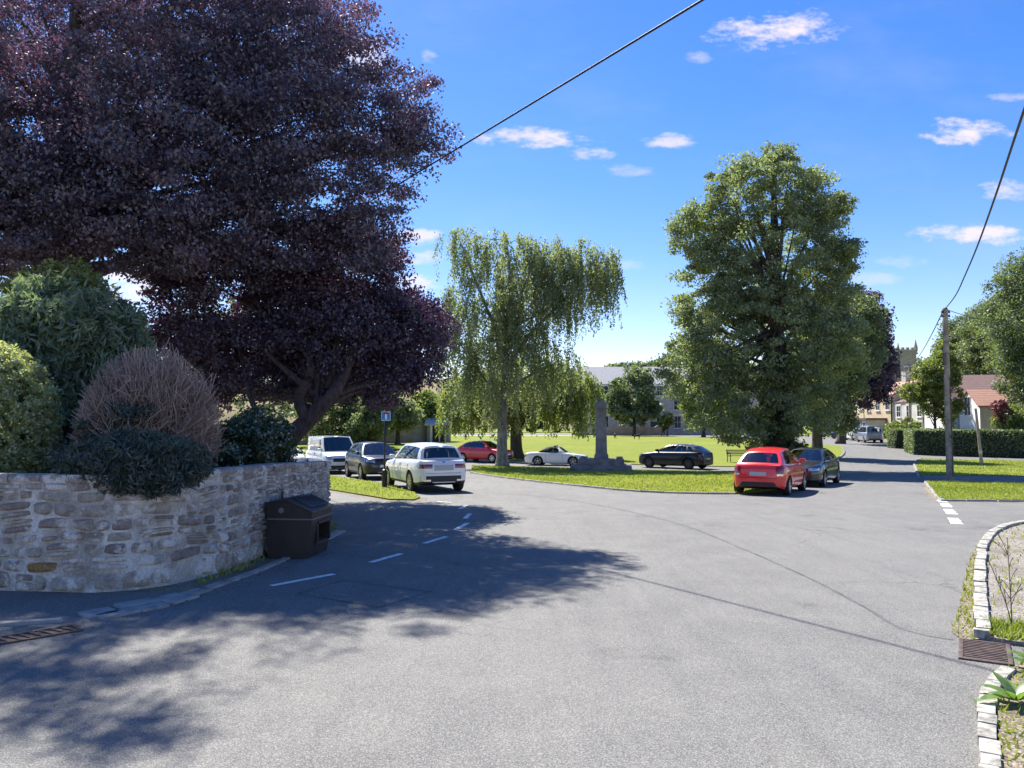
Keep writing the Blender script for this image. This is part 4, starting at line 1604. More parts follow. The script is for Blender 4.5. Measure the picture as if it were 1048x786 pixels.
def litter():
    polys = [(SOILP, 500), (ROUGH, 260), (pxpoly([(200, 606), (290, 575), (345, 546), (352, 552), (300, 584), (215, 612)]), 420), (pxpoly([(60, 640), (210, 606), (215, 616), (70, 652)]), 120), (GRAV, 300)]
    P = []
    for poly, n in polys:
        p = np.array(poly)
        q = rng.uniform(np.maximum(p.min(0), (-8, 3)), np.minimum(p.max(0), (9, 16)), (n, 2))
        q = q[inside(poly, q)]
        P.append(np.column_stack([q, np.interp(q[:, 1], TY, TZ) + rng.uniform(.014, .075 if poly is SOILP or poly is GRAV else .02, len(q))]))
    P = np.concatenate(P)
    V = leaf_quads(P, .03, np.tile([0, 0, 1.0], (len(P), 1)), .8)
    o = quad_obj('leaf_litter', V, 4, LEAF['litter'], None, rng.uniform(0, 1, len(P)))
    o['kind'] = 'stuff'
    o['label'] = 'dry leaf litter and grit scattered along the kerb and the wall foot'
    o['category'] = 'leaf litter'


litter()

# ------------------------------------------------------------------ grit bin
def gritbin():
    c = at(308, 570)
    a, b = Vector(wpos(np.array(WLEN * .80), np.array(.0), np.array(0.))), Vector(wpos(np.array(WLEN * .86), np.array(.0), np.array(0.)))
    root = thing('grit_bin', 'dark brown roadside grit bin with sloping lid and front hatch against the wall', 'grit bin', (-3.66, 13.35, 0), R(84))
    # local: x along the wall, -y towards the road, z up
    L, D, Hb, Hf = .98, .76, .98, .80
    m = MB()
    prof = [(-D / 2 + .06, 0), (-D / 2 - .02, .56), (-D / 2 - .02, Hf - .03), (.04, Hb - .02), (D / 2, Hb - .08), (D / 2 - .03, 0)]

    def ring(x, sx=1.0):
        return [(x, y * sx, z) for y, z in prof]
    n = len(prof)
    # body end panels and shell, hatch opening left in the road face
    o0, o1 = -L / 2, L / 2
    ha, hb, h0, h1 = -.16, .38, .24, .58
    V = ring(o0) + ring(o1)
    Fc = [tuple(range(n)), tuple(range(2 * n - 1, n - 1, -1))]
    for i in range(1, n):
        j = (i + 1) % n
        Fc.append((i, j, n + j, n + i))
    m.add(V, Fc)

    def fy(z):
        return -D / 2 + .06 - .08 * z / .56 if z < .56 else -D / 2 - .02
    xs, zs = [o0, ha, hb, o1], [0, h0, .54, .56]
    V = [(x, fy(z), z) for z in zs for x in xs]
    Fc = [(r * 4 + k, r * 4 + k + 1, (r + 1) * 4 + k + 1, (r + 1) * 4 + k) for r in range(3) for k in range(3) if not (r == 1 and k == 1)]
    m.add(V, Fc)
    # hopper recess
    V = [(ha, fy(h0), h0), (hb, fy(h0), h0), (hb, fy(.54), .54), (ha, fy(.54), .54), (ha + .02, .1, h0 + .16), (hb - .02, .1, h0 + .16), (hb - .02, -.1, .56), (ha + .02, -.1, .56)]
    m.add(V, [(0, 1, 5, 4), (1, 2, 6, 5), (3, 0, 4, 7), (2, 3, 7, 6), (4, 5, 6, 7)])
    m.build('body', PLASTIC, root, angle=30)
    f = MB()
    for (cx, cz, sx, sz) in [((ha + hb) / 2, h0 - .03, hb - ha + .1, .05), ((ha + hb) / 2, .57, hb - ha + .1, .05), (ha - .03, .40, .05, .36), (hb + .03, .40, .05, .36)]:
        f.box((cx, fy(cz) - .012, cz), (sx, .035, sz))
    f.build('hatch_frame', PLASTIC, root, bevel=.008)
    s = MB()
    s.box((0, -D / 2 - .028, .655), (L + .02, .022, .022))
    s.box((o0 - .008, -.02, .655), (.02, D + .0, .022))
    s.box((o1 + .008, -.02, .655), (.02, D + .0, .022))
    s.build('moulding', GREYSTRIP, root, bevel=.004)
    l = MB()
    # lid: ridge along the wall side, front slope with raised panel
    lp = [(-D / 2 - .05, Hf - .05), (-D / 2 - .05, Hf - .0), (.03, Hb + .02), (D / 2 + .02, Hb - .05), (D / 2 + .02, Hb - .09), (.03, Hb - .025)]
    k = len(lp)
    V = [(o0 - .03, y, z) for y, z in lp] + [(o1 + .03, y, z) for y, z in lp]
    l.add(V, [tuple(range(k)), tuple(range(2 * k - 1, k - 1, -1))] + [(i, (i + 1) % k, k + (i + 1) % k, k + i) for i in range(k)])
    ang = math.atan2(Hb + .02 - Hf, .03 + D / 2 + .05)
    rot = Matrix.Rotation(ang, 3, 'X')
    l.box((0.02, -D / 4 - .01, (Hf + Hb) / 2 + .022), (L * .82, .36, .03), rot)
    for q in range(7):
        l.box((-L * .36 + q * L * .125, -D / 4 - .01, (Hf + Hb) / 2 + .04), (.03, .33, .014), rot)
    l.build('lid', PLASTIC2, root, bevel=.008)
    d = MB()
    d.tube([(o0 - .005, .12, .80), (o0 - .022, .12, .80)], .045, 16)
    d.build('badge', GREYSTRIP, root)
    hsp = MB()
    hsp.tube([(o0 + .22, .2, Hb - .04), (o0 + .22, .2, Hb + .12)], .022, 8)
    hsp.build('lid_stay', PLASTIC2, root)


gritbin()

# ------------------------------------------------------------------ poles, wires, sign, posts
POLE = at(972.5, 490.5)
ptop = 2.2 + (436 - 316) / F * POLE.y
pr = thing('telegraph_pole', 'wooden telegraph pole on the right hand verge in front of the hedge', 'pole', POLE)
hh = ptop - POLE.z
m = MB()
m.tube([(0, 0, -.1), (0, 0, hh * .5), (0, 0, hh)], [.155, .135, .11], 14)
m.build('pole', WOODPOLE, pr, angle=40)
m = MB()
m.tube([(0, 0, hh), (0, 0, hh + .07)], [.125, .08], 12)
m.build('cap', IRON, pr)
m = MB()
m.box((-.13, -.06, hh - 2.25), (.10, .16, .55))
m.build('cable_box', pbr('grey_box', (.10, .095, .085), .6), pr, bevel=.01)
m = MB()
for z in (hh - .12, hh - .3):
    m.tube([(-.16, -.04, z - .04), (.16, -.04, z + .04)], .022, 8)
    for s in (-1, 1):
        m.tube([(s * .16, -.04, z - .06), (s * .16, -.04, z + .06)], [.045, .03], 10)
m.build('bracket', IRON, pr)
m = MB()
m.tube([(.05, -.165, 0.1), (.05, -.145, hh * .6)], .018, 6)
m.build('conduit', IRON, pr)
m = MB()
m.box((-.0, -.15, 1.9), (.10, .012, .14))
m.build('number_plate', pbr('plate_dark', (.05, .05, .05), .5), pr)


def wire(label, pts, r, cat='cable', n=40, sag=0.0):
    P = []
    A, B = Vector(pts[0]), Vector(pts[-1])
    if len(pts) == 2:
        for i in range(n + 1):
            t = i / n
            P.append(A.lerp(B, t) - Vector((0, 0, sag * 4 * t * (1 - t))))
    else:
        P = spline(pts, n // (len(pts) - 1))
    m = MB()
    m.tube(P, r, 6)
    return tag(m.build('overhead_cable', WIRE, smooth=True), label, cat)


d1 = Vector((3.2, -5.3, -.2))
w1 = Vector((-1.6, 18, 8.62))
wire('thick overhead cable crossing the sky from the copper beech over the road', [w1 - d1 * 2.4, w1 + d1 * 5.5], .021)
pt = Vector((POLE.x - .1, POLE.y, ptop - .1))
wire('overhead cable rising steeply from the pole top to the right', [pt, wp(977.5, 303, 29), wp(988, 281, 24), wp(1001, 250, 19.5), wp(1020, 197, 14.8), wp(1048, 113, 10.6), wp(1110, -60, 6.5), wp(1300, -500, 3.2)], .02, n=56)
PY = 84
dp = wp(930, 374, PY)
wire('overhead cable from the pole top down towards the distant pole by the church', [pt, dp], .022, sag=.5)
wire('short overhead cable running right from the pole into the trees', [Vector((POLE.x + .1, POLE.y, ptop - .02)), Vector((POLE.x + 9.5, POLE.y + 6, ptop - .2))], .015, sag=.25)
d2 = thing('telegraph_pole', 'distant dark pole with pale cross arms below the church tower', 'pole', (dp.x, PY, gz(PY)))
hh = dp.z - gz(PY)
m = MB()
m.tube([(0, 0, -.1), (0, 0, hh)], [.15, .10], 8)
m.build('pole', WOODPOLE, d2)
m = MB()
for z in (hh - .15, hh - .75, hh - 1.2):
    m.box((0, -.1, z), (1.5 if z < hh - .5 else 1.0, .1, .1))
    for x in (-.6, -.25, .25, .6):
        m.tube([(x, -.1, z), (x, -.1, z + .22)], .06, 6)
m.build('cross_arm', pbr('pale_insulator', (.6, .6, .58), .4), d2)

lp0, lp1 = at(1005, 477.5), None
lp1 = wp(998.5, 418, lp0.y)
r_ = thing('leaning_post', 'tall thin weathered post leaning on the verge before the hedge', 'post', lp0)
m = MB()
v = lp1 - lp0
m.tube([(0, 0, -.1), v * .5, v], [.10, .085, .07], 10)
m.build('shaft', pbr('grey_post', (.30, .26, .21), .85, var=.35, vscale=6), r_, angle=40)
m = MB()
m.tube([v * .22 + Vector((0, 0, 0)), v * .28], [.105, .105], 10)
m.build('band', pbr('pale_band', (.5, .48, .44), .7), r_)


def signpost():
    b = at(393.5, 499.5)
    r = thing('sign_post', 'small blue square road sign on a black post on the grass patch', 'road sign', (b.x, b.y, gz(b.y) + .04))
    k = b.y / F
    top = (499.5 - 421) * k
    m = MB()
    m.tube([(0, 0, -.1), (0, 0, top)], .038, 10)
    m.build('post', STEELDARK, r, smooth=True)
    m = MB()
    m.tube([(0, 0, -.05), (0, 0, .62), (0, 0, .66)], [.10, .10, .05], 14)
    m.build('base_sleeve', STEELDARK, r, angle=40)
    m = MB()
    m.box((-.02, -.08, .52), (.30, .05, .05))
    m.build('bracket', STEELDARK, r)
    sw = .34
    zc = (499.5 - 427.5) * k
    pl = MB()
    pl.box((.04, -.052, zc), (sw, .014, sw))
    pl.build('sign_plate', pbr('sign_blue', (.03, .26, .80), .35), r, bevel=.004)
    e = MB()
    for s in (-1, 1):
        e.box((.04, -.0605, zc + s * (sw / 2 - .012)), (sw - .01, .004, .014))
        e.box((.04 + s * (sw / 2 - .012), -.0605, zc), (.014, .004, sw - .04))
    e.box((.04, -.0615, zc - .01), (.062, .005, sw * .66))
    e.build('white_bar', pbr('sign_white', (.85, .87, .88), .4), r)
    t = MB()
    t.box((.04, -.063, zc + sw * .31), (.19, .005, .06))
    t.build('red_bar', pbr('sign_red', (.5, .02, .03), .4), r)


signpost()
b = at(454.5, 456.5)
r_ = thing('lawn_post', 'slim dark post on the lawn left of the weeping birch', 'post', b)
m = MB()
m.tube([(0, 0, -.05), (0, 0, 1.7)], .045, 8)
m.build('shaft', STEELDARK, r_)
m = MB()
m.box((0, 0, 1.72), (.16, .12, .12))
m.build('head', STEELDARK, r_, bevel=.01)


def bench():
    b = at(752, 474)
    r = thing('garden_bench', 'dark metal bench beside the lane behind the red car', 'bench', (b.x + .4, b.y + .3, gz(b.y) + .05), R(8))
    for x in (-.75, .75):
        m = MB()
        m.tube([(x, -.28, 0), (x, -.28, .62), (x, .02, .64), (x, .2, .62)], .028, 6)
        m.tube([(x, .22, 0), (x, .22, .42), (x, .32, .85)], .028, 6)
        m.tube([(x, -.28, .42), (x, .22, .42)], .025, 6)
        m.build('leg', STEELDARK, r)
    m = MB()
    for y in (-.24, -.12, 0, .12):
        m.box((0, y, .44), (1.6, .08, .03))
    m.build('seat', STEELDARK, r)
    m = MB()
    for i, z in enumerate((.56, .68, .80)):
        m.box((0, .25 + i * .03, z), (1.6, .025, .07))
    m.build('backrest', STEELDARK, r)


bench()


def monument():
    b = at(617.5, 483)
    k = b.y / F
    r = thing('stone_monument', 'grey stone memorial shaft on a stepped plinth between the parked cars', 'monument', (b.x, b.y + .9, gz(b.y) + .05), R(-8))
    y = 0
    m = MB()
    m.box((0, 0, .14), (3.3, 2.9, .30))
    m.build('lower_step', MONU, r, bevel=.03)
    m = MB()
    m.box((.0, 0, .45), (2.5, 2.2, .34))
    for s in (-1, 1):
        m.box((s * 1.0, -.9, .65), (.36, .3, .14))
        m.box((s * 1.0, .9, .65), (.36, .3, .14))
    m.build('upper_step', MONU, r, bevel=.03)
    top = (483 - 415) * k
    m = MB()
    n = 8
    w0, w1 = .32, .275
    prof = [(w0 * 1.25, .62), (w0 * 1.2, .82), (w0, .95), (w1, top - .55), (w1 * 1.1, top - .5), (w1 * 1.15, top - .38), (w1 * .95, top - .3)]
    V, Fc = [], []
    for (w, z) in prof:
        c = w * .28
        for x, yy in [(w, w - c), (w - c, w), (-w + c, w), (-w, w - c), (-w, -w + c), (-w + c, -w), (w - c, -w), (w, -w + c)]:
            V.append((x, yy * .85, z))
    for i in range(len(prof) - 1):
        for j in range(8):
            Fc.append((i * 8 + j, i * 8 + (j + 1) % 8, (i + 1) * 8 + (j + 1) % 8, (i + 1) * 8 + j))
    Fc.append(tuple(range((len(prof) - 1) * 8, len(prof) * 8)))
    Fc.append(tuple(range(8))[::-1])
    m.add(V, Fc)
    m.build('shaft', MONU, r, angle=25)
    m = MB()
    prof = [(.30, -.3), (.34, -.22), (.28, -.12), (.32, 0), (.26, .12), (.12, .2)]
    V, Fc = [], []
    for (w, z) in prof:
        for j in range(12):
            a = j / 12 * 2 * math.pi
            V.append((w * math.cos(a) * 1.1, w * math.sin(a), top + z))
    for i in range(len(prof) - 1):
        for j in range(12):
            Fc.append((i * 12 + j, i * 12 + (j + 1) % 12, (i + 1) * 12 + (j + 1) % 12, (i + 1) * 12 + j))
    Fc.append(tuple(range((len(prof) - 1) * 12, len(prof) * 12)))
    Fc.append(tuple(range(12))[::-1])
    m.add(V, Fc)
    m.build('finial', MONU, r, angle=35)


monument()

# ------------------------------------------------------------------ cars
def car(name, label, cat, sp, pm, loc, heading, group='parked cars', detail=True):
    """heading: degrees clockwise from +Y. local +x is the front"""
    L, W, Hh = sp['L'], sp['W'], sp['H']
    root = thing(name, label, cat, loc, R(90 - heading), group)
    hl = L / 2
    wr = sp.get('wr', .32)
    fx, rx = hl - sp['fo'], hl - sp['fo'] - sp['wb']
    ar = wr + .055
    sill = sp.get('sill', .22)
    deck = sp['deck']
    dx = [hl - d[0] for d in deck][::-1]
    dz = [d[1] for d in deck][::-1]

    def zt(x):
        return float(np.interp(x, dx, dz))
    pw = sp.get('pw', 7.0)

    def hw(x):
        t = min(.9995, abs(x / hl))
        return W / 2 * (1 - t ** pw) ** (1 / pw)

    def zb(x):
        t = abs(x / hl)
        base = sill + .10 * max(0, (t - .86) / .14) ** 1.5
        return base

    def za(x):
        z = zb(x)
        for c in (fx, rx):
            d = abs(x - c)
            if d < ar:
                z = max(z, wr + math.sqrt(max(0, ar * ar - d * d)))
        return z
    xs = list(np.linspace(-hl * .985, hl * .985, 66)) + [hl * t for t in (-.9995, -.998, -.995, -.99, .9995, .998, .995, .99)]
    for c in (fx, rx):
        for s in (-1, 1):
            xs += [c + s * ar * k for k in (1.0, .995, .97, .92, .85, .7)]
    xs += dx
    xs = sorted(set(round(max(-hl * .9995, min(hl * .9995, x)), 4) for x in xs))
    clad = sp.get('clad', 0.0)
    sec = [(0, 0), (.70, 0), (.93, .015), (.975, .12), (.993, .30), (1.0, .50), (.992, .68), (.965, .85), (.92, .95), (.86, 1.0), (.5, 1.0), (0, 1.0)]
    ns = len(sec)
    Vb, Fb, Mb = [], [], []
    for x in xs:
        z0, z1, a, h = zb(x), zt(x), za(x), hw(x)
        z1 = max(z1, z0 + .05)
        row = []
        for i, (fy, fz) in enumerate(sec):
            z = z0 + (z1 - z0) * fz
            if fy <= .7 and fz == 0:
                z = a
            z = min(max(z, a), max(z1, a)) if fz < .99 else z
            if fz == 1.0:
                z += .025 * (1 - (fy / .86) ** 2) if fy < .86 else 0
            row.append((x, fy * h, z))
        full = row + [(x_, -y_, z_) for x_, y_, z_ in row[::-1][1:-1]]
        Vb += full
    nr = 2 * ns - 2
    for i in range(len(xs) - 1):
        for j in range(nr):
            j2 = (j + 1) % nr
            Fb.append((i * nr + j, i * nr + j2, (i + 1) * nr + j2, (i + 1) * nr + j))
            jj = min(j, nr - 1 - j)
            Mb.append(1 if jj < 2 or (clad and jj < 3) else 0)
    Fb.append(tuple(range(nr)))
    Fb.append(tuple(range((len(xs) - 1) * nr + nr - 1, (len(xs) - 1) * nr - 1, -1)))
    Mb += [sp.get('endmat', 0)] * 2
    body = MB()
    body.v, body.f, body.m = list(Vb), list(Fb), list(Mb)
    # greenhouse
    g = sp['gh']
    xb0, xb1, xt0, xt1 = hl - g['b0'], hl - g['b1'], hl - g['t0'], hl - g['t1']
    wt_ = g.get('wt', .68) * W / 2
    cr = .045
    rise = g.get('drop', .05)

    def side(u, v, s):
        xb = xb0 + (xb1 - xb0) * u
        xt = xt0 + (xt1 - xt0) * u
        x = xb + (xt - xb) * v
        yb = .875 * hw(xb)
        yt = wt_ * (1 - .06 * abs(2 * u - 1) ** 3)
        y = yb + (yt - yb) * v + .035 * 4 * v * (1 - v)
        z_b = zt(xb) - .012
        z_t = Hh - .045 - rise * (1.2 * (u - .35)) ** 2 * 2
        return Vector((x, s * y, z_b + (z_t - z_b) * v))

    def cross(u, v, w):
        """front (u=0) and rear (u=1) patches, w in -1..1"""
        a = side(u, v, 1)
        bulge = (.10 if u == 0 else -.07) * (1 - w * w) * (1 - .3 * v)
        return Vector((a.x + bulge, a.y * w, a.z + cr * (1 - w * w) * v + (.02 * (1 - w * w) * (1 - v))))

    def roof(u, w):
        a = side(u, 1, 1)
        k = (.10 * (1 - .3)) * (1 - u) ** 6 - .07 * .7 * u ** 6
        return Vector((a.x + k * (1 - w * w), a.y * w, a.z + cr * (1 - w * w)))
    glass = {}

    def grid(us, vs, fn, cls):
        for i in range(len(us) - 1):
            for j in range(len(vs) - 1):
                q = [fn(us[i], vs[j]), fn(us[i + 1], vs[j]), fn(us[i + 1], vs[j + 1]), fn(us[i], vs[j + 1])]
                c = cls((us[i] + us[i + 1]) / 2, (vs[j] + vs[j + 1]) / 2)
                if isinstance(c, int):
                    body.add(q, [(0, 1, 2, 3)], c)
                else:
                    glass.setdefault(c, MB()).add(q, [(0, 1, 2, 3)])
    panes = g['panes']
    v0, v1 = g.get('v0', .06), g.get('v1', .90)
    ub = sorted(set(list(np.linspace(0, 1, 19)) + [x for p_ in panes for x in p_]))
    vb = sorted(set([0, v0, v1, 1] + list(np.linspace(v0, v1, 5))))
    rm = sp.get('roofmat', 0)
    pil = sp.get('pillar', 0)
    for s in (-1, 1):
        def cls(u, v, s=s):
            if v0 < v < v1:
                for k, (a, b_) in enumerate(panes):
                    if a < u < b_:
                        return ('side_window', s, k)
                if panes and panes[0][0] < u < panes[-1][1]:
                    return 1
            return rm if v >= v1 else (rm if sp.get('softtop') and u > .25 else pil)
        grid(ub, vb, lambda u, v, s=s: side(u, v, s), cls)
    wb_ = sorted(set([-1, -.90, .90, 1] + list(np.linspace(-.9, .9, 9))))
    vv = sorted(set([0, .05, .94, 1] + list(np.linspace(.05, .94, 5))))
    grid(wb_, vv, lambda w, v: cross(0, v, w), lambda w, v: ('windscreen',) if abs(w) < .9 and .05 < v < .94 else pil)
    rv0, rv1, rw = g.get('rv0', .10), g.get('rv1', .90), g.get('rw', .86)
    wr_ = sorted(set([-1, -rw, rw, 1] + list(np.linspace(-rw, rw, 9))))
    vr = sorted(set([0, rv0, rv1, 1] + list(np.linspace(rv0, rv1, 5))))
    nog = g.get('norear')
    grid(wr_, vr, lambda w, v: cross(1, v, w), lambda w, v: ('rear_window',) if abs(w) < rw and rv0 < v < rv1 and not nog else (rm if sp.get('softtop') else pil))
    grid(list(np.linspace(0, 1, 13)), list(np.linspace(-1, 1, 11)), roof, lambda u, w: rm)
    # weld greenhouse grid and build
    me_mats = [pm, BLACKTRIM, sp.get('roofm', pm)]
    bo = body.build('body', me_mats, root)
    bm = bmesh.new()
    bm.from_mesh(bo.data)
    bmesh.ops.remove_doubles(bm, verts=bm.verts, dist=.0015)
    bmesh.ops.recalc_face_normals(bm, faces=bm.faces)
    bvh = BVHTree.FromBMesh(bm)
    bm.to_mesh(bo.data)
    bm.free()
    bo.data.polygons.foreach_set('use_smooth', [True] * len(bo.data.polygons))
    bo.data.set_sharp_from_angle(angle=R(32))
    for key, gm in glass.items():
        o = gm.build(key[0], sp.get('glassm', GLASS), root)
        bm = bmesh.new()
        bm.from_mesh(o.data)
        bmesh.ops.remove_doubles(bm, verts=bm.verts, dist=.001)
        bmesh.ops.recalc_face_normals(bm, faces=bm.faces)
        bm.to_mesh(o.data)
        bm.free()
        o.data.polygons.foreach_set('use_smooth', [True] * len(o.data.polygons))
    # interior
    m = MB()
    zi = zt(0) - .05
    m.box((0, 0, sill + .22), (L * .62, W * .78, .3))
    for xx in (.05, -.85):
        if xx < -.2 and sp.get('twoseat'):
            continue
        for s in (-1, 1):
            m.box((xx, s * W * .21, zi + .0), (.16, W * .25, .62), Matrix.Rotation(R(-12), 3, 'Y'), taper=.85)
            m.box((xx - .07, s * W * .21, zi + .40), (.09, W * .13, .17))
    m.box((xb0 - .35, 0, zi - .05), (.35, W * .76, .2))
    m.build('interior', INTERIOR, root)
    # wheels
    for cx in (fx, rx):
        for s in (-1, 1):
            wy = W / 2 - .115
            wheel = MB()
            prof = [(wr * .66, -.105), (wr * .93, -.11), (wr, -.075), (wr, .075), (wr * .93, .108), (wr * .70, .105), (wr * .66, .09)]
            n = 28
            V = [(r_ * math.sin(a), y_, r_ * math.cos(a)) for r_, y_ in prof for a in np.linspace(0, 2 * math.pi, n, endpoint=False)]
            Fc = [(i * n + j, i * n + (j + 1) % n, (i + 1) * n + (j + 1) % n, (i + 1) * n + j) for i in range(len(prof) - 1) for j in range(n)]
            wheel.add([(x_, y_ * s, z_) for x_, y_, z_ in V], Fc)
            o = wheel.build('wheel', RUBBER, root, angle=35, loc=(cx, s * wy, wr))
            rim = MB()
            n = 24
            R1 = wr * .69
            V = [(R1 * k * math.sin(a), s * y_, R1 * k * math.cos(a)) for k, y_ in ((1, .098), (.93, .10), (.88, .07), (.86, .03)) for a in np.linspace(0, 2 * math.pi, n, endpoint=False)]
            Fc = [(i * n + j, i * n + (j + 1) % n, (i + 1) * n + (j + 1) % n, (i + 1) * n + j) for i in range(3) for j in range(n)]
            rim.add(V, Fc)
            rim.add([(R1 * .9 * math.sin(a), s * .02, R1 * .9 * math.cos(a)) for a in np.linspace(0, 2 * math.pi, n, endpoint=False)], [tuple(range(n))], 1)
            for k in range(sp.get('spokes', 10)):
                a = 2 * math.pi * k / sp.get('spokes', 10)
                rim.box((R1 * .5 * math.sin(a), s * .075, R1 * .5 * math.cos(a)), (.045, .035, R1 * .95), Matrix.Rotation(a, 3, 'Y'))
            rim.tube([(0, s * .03, 0), (0, s * .10, 0)], [R1 * .24, R1 * .18], 14)
            rim.build('rim', [sp.get('rimm', ALLOY), BLACKTRIM], o, angle=40)
    # mirrors
    for s in (-1, 1):
        m = MB()
        mx_ = xb0 - .32
        zz = zt(mx_) + .10
        yb = .875 * hw(mx_) + .12
        V, Fc = [], []
        for i, (k, px_) in enumerate([(.35, .10), (.8, .08), (1, .02), (1, -.03), (.9, -.06)]):
            for a in np.linspace(0, 2 * math.pi, 10, endpoint=False):
                V.append((mx_ + px_, s * (yb + .105 * k * math.copysign(abs(math.cos(a)) ** .6, math.cos(a))), zz + .075 * k * math.copysign(abs(math.sin(a)) ** .6, math.sin(a))))
        for i in range(4):
            for j in range(10):
                Fc.append((i * 10 + j, i * 10 + (j + 1) % 10, (i + 1) * 10 + (j + 1) % 10, (i + 1) * 10 + j))
        Fc.append(tuple(range(9, -1, -1)))
        Fc.append(tuple(range(40, 50)))
        m.add(V, Fc)
        m.box((mx_, s * (yb - .1), zz - .05), (.06, .1, .04))
        m.build('mirror', sp.get('mirrorm', pm), root, angle=40)

    # draped details
    def drape(nm, mat, dirv, quad, off=.008, nu=8, nv=5, round_=.0):
        d = Vector(dirv)
        m = MB()
        V = []
        ok = True
        q = [Vector(p_ + (0,)) if len(p_) == 2 else Vector(p_) for p_ in quad]
        for j in range(nv + 1):
            for i in range(nu + 1):
                u, v = i / nu, j / nv
                p2 = q[0] * (1 - u) * (1 - v) + q[1] * u * (1 - v) + q[2] * u * v + q[3] * (1 - u) * v
                if abs(d.x) > .5:
                    o_ = Vector((-d.x * 4, p2[0], p2[1]))
                else:
                    o_ = Vector((p2[0], -d.y * 3, p2[1]))
                hit = bvh.ray_cast(o_, d, 8)
                if hit[0] is None:
                    return None
                V.append(hit[0] - d * off)
        n1 = (nu + 1)
        Fc = [(j * n1 + i, j * n1 + i + 1, (j + 1) * n1 + i + 1, (j + 1) * n1 + i) for j in range(nv) for i in range(nu)]
        # skirt back into the body
        per = [i for i in range(n1)] + [j * n1 + nu for j in range(1, nv + 1)] + [nv * n1 + i for i in range(nu - 1, -1, -1)] + [j * n1 for j in range(nv - 1, 0, -1)]
        base = len(V)
        V += [V[k] + d * (off + .015) for k in per]
        for a in range(len(per)):
            b_ = (a + 1) % len(per)
            Fc.append((per[a], per[b_], base + b_, base + a))
        m.add(V, Fc)
        return m.build(nm, mat, root, angle=35)
    FR, RE = (-1, 0, 0), (1, 0, 0)
    for (nm, mat, d, quad) in sp.get('drape', []):
        mirror = nm.startswith('*')
        nm = nm.strip('*')
        dv = {'F': FR, 'R': RE, 'L': (0, -1, 0), 'S': (0, 1, 0)}[d]
        drape(nm, mat, dv, quad)
        if mirror:
            if d in 'FR':
                drape(nm, mat, dv, [(-y_, z_) for y_, z_ in quad])
            else:
                drape(nm, mat, (0, 1, 0), quad)
    if detail:
        # shut lines and handles on both sides
        zlo, zhi = sill + .12, zt(0) - .02
        for s in (-1, 1):
            for xx in sp.get('doors', []):
                drape('shut_line', BLACKTRIM, (0, -s, 0), [(xx - .006, zlo), (xx + .006, zlo), (xx + .006, zhi), (xx - .006, zhi)], .0025, 1, 8)
            for xx in sp.get('handles', []):
                drape('door_handle', sp.get('handlem', pm), (0, -s, 0), [(xx - .09, zhi - .12), (xx + .09, zhi - .11), (xx + .09, zhi - .075), (xx - .09, zhi - .085)], .03, 4, 1)
    return root


def rear_lights(L, W, z0, z1, yin, yout, z2=None):
    z2 = z2 or z1
    return ('*tail_light', LAMPRED, 'R', [(yin, z0), (yout, z0), (yout, z2), (yin, z1)])


SUV = dict(L=4.65, W=1.91, H=1.69, wb=2.87, fo=.84, wr=.365, sill=.27, clad=1,
           deck=[(0, .62), (.03, .78), (.12, .90), (.35, .97), (1.30, 1.06), (3.4, 1.13), (4.42, 1.15), (4.57, 1.08), (4.63, .94), (4.65, .7)],
           gh=dict(b0=1.22, b1=4.45, t0=2.05, t1=4.14, wt=.66, panes=[(.09, .42), (.45, .74), (.77, .93)], v0=.05, v1=.88, rv0=.12, rv1=.86, rw=.86, drop=.07),
           doors=[.75, -.35, -1.25], handles=[-.18, -1.1], spokes=10,
           drape=[rear_lights(4.65, 1.89, .85, .99, .40, .86), ('plate', PLATE, 'R', [(-.34, .78), (.34, .78), (.34, .96), (-.34, .96)]), ('rear_bumper_trim', BLACKTRIM, 'R', [(-.80, .40), (.80, .40), (.80, .60), (-.80, .60)]),
                  ('boot_seam', BLACKTRIM, 'R', [(-.62, .685), (.62, .685), (.62, .695), (-.62, .695)]), ('*exhaust_trim', CHROME, 'R', [(.46, .42), (.70, .42), (.70, .48), (.46, .48)]),
                  ('badge', CHROME, 'R', [(-.05, 1.03), (.05, 1.03), (.05, 1.09), (-.05, 1.09)])])
SUV2 = dict(L=4.37, W=1.9, H=1.66, wb=2.66, fo=.88, wr=.36, sill=.27, clad=1,
            deck=[(0, .64), (.03, .84), (.10, .95), (.3, 1.0), (1.15, 1.08), (3.2, 1.12), (4.1, 1.16), (4.3, 1.05), (4.37, .7)],
            gh=dict(b0=1.05, b1=4.15, t0=1.85, t1=3.8, wt=.62, panes=[(.08, .42), (.45, .74), (.77, .93)], v0=.05, v1=.86, drop=.08), doors=[.7, -.35, -1.2], handles=[-.18, -1.05],
            drape=[('*headlight', LAMPCLEAR, 'F', [(.50, .80), (.88, .84), (.88, .94), (.50, .90)]), ('grille', BLACKTRIM, 'F', [(-.48, .72), (.48, .72), (.50, .91), (-.50, .91)]),
                   ('bumper_grille', BLACKTRIM, 'F', [(-.80, .40), (.80, .40), (.70, .58), (-.70, .58)]), ('skid_plate', ALLOY, 'F', [(-.35, .32), (.35, .32), (.35, .39), (-.35, .39)]), ('plate', PLATEW, 'F', [(-.27, .59), (.27, .59), (.27, .70), (-.27, .70)])])
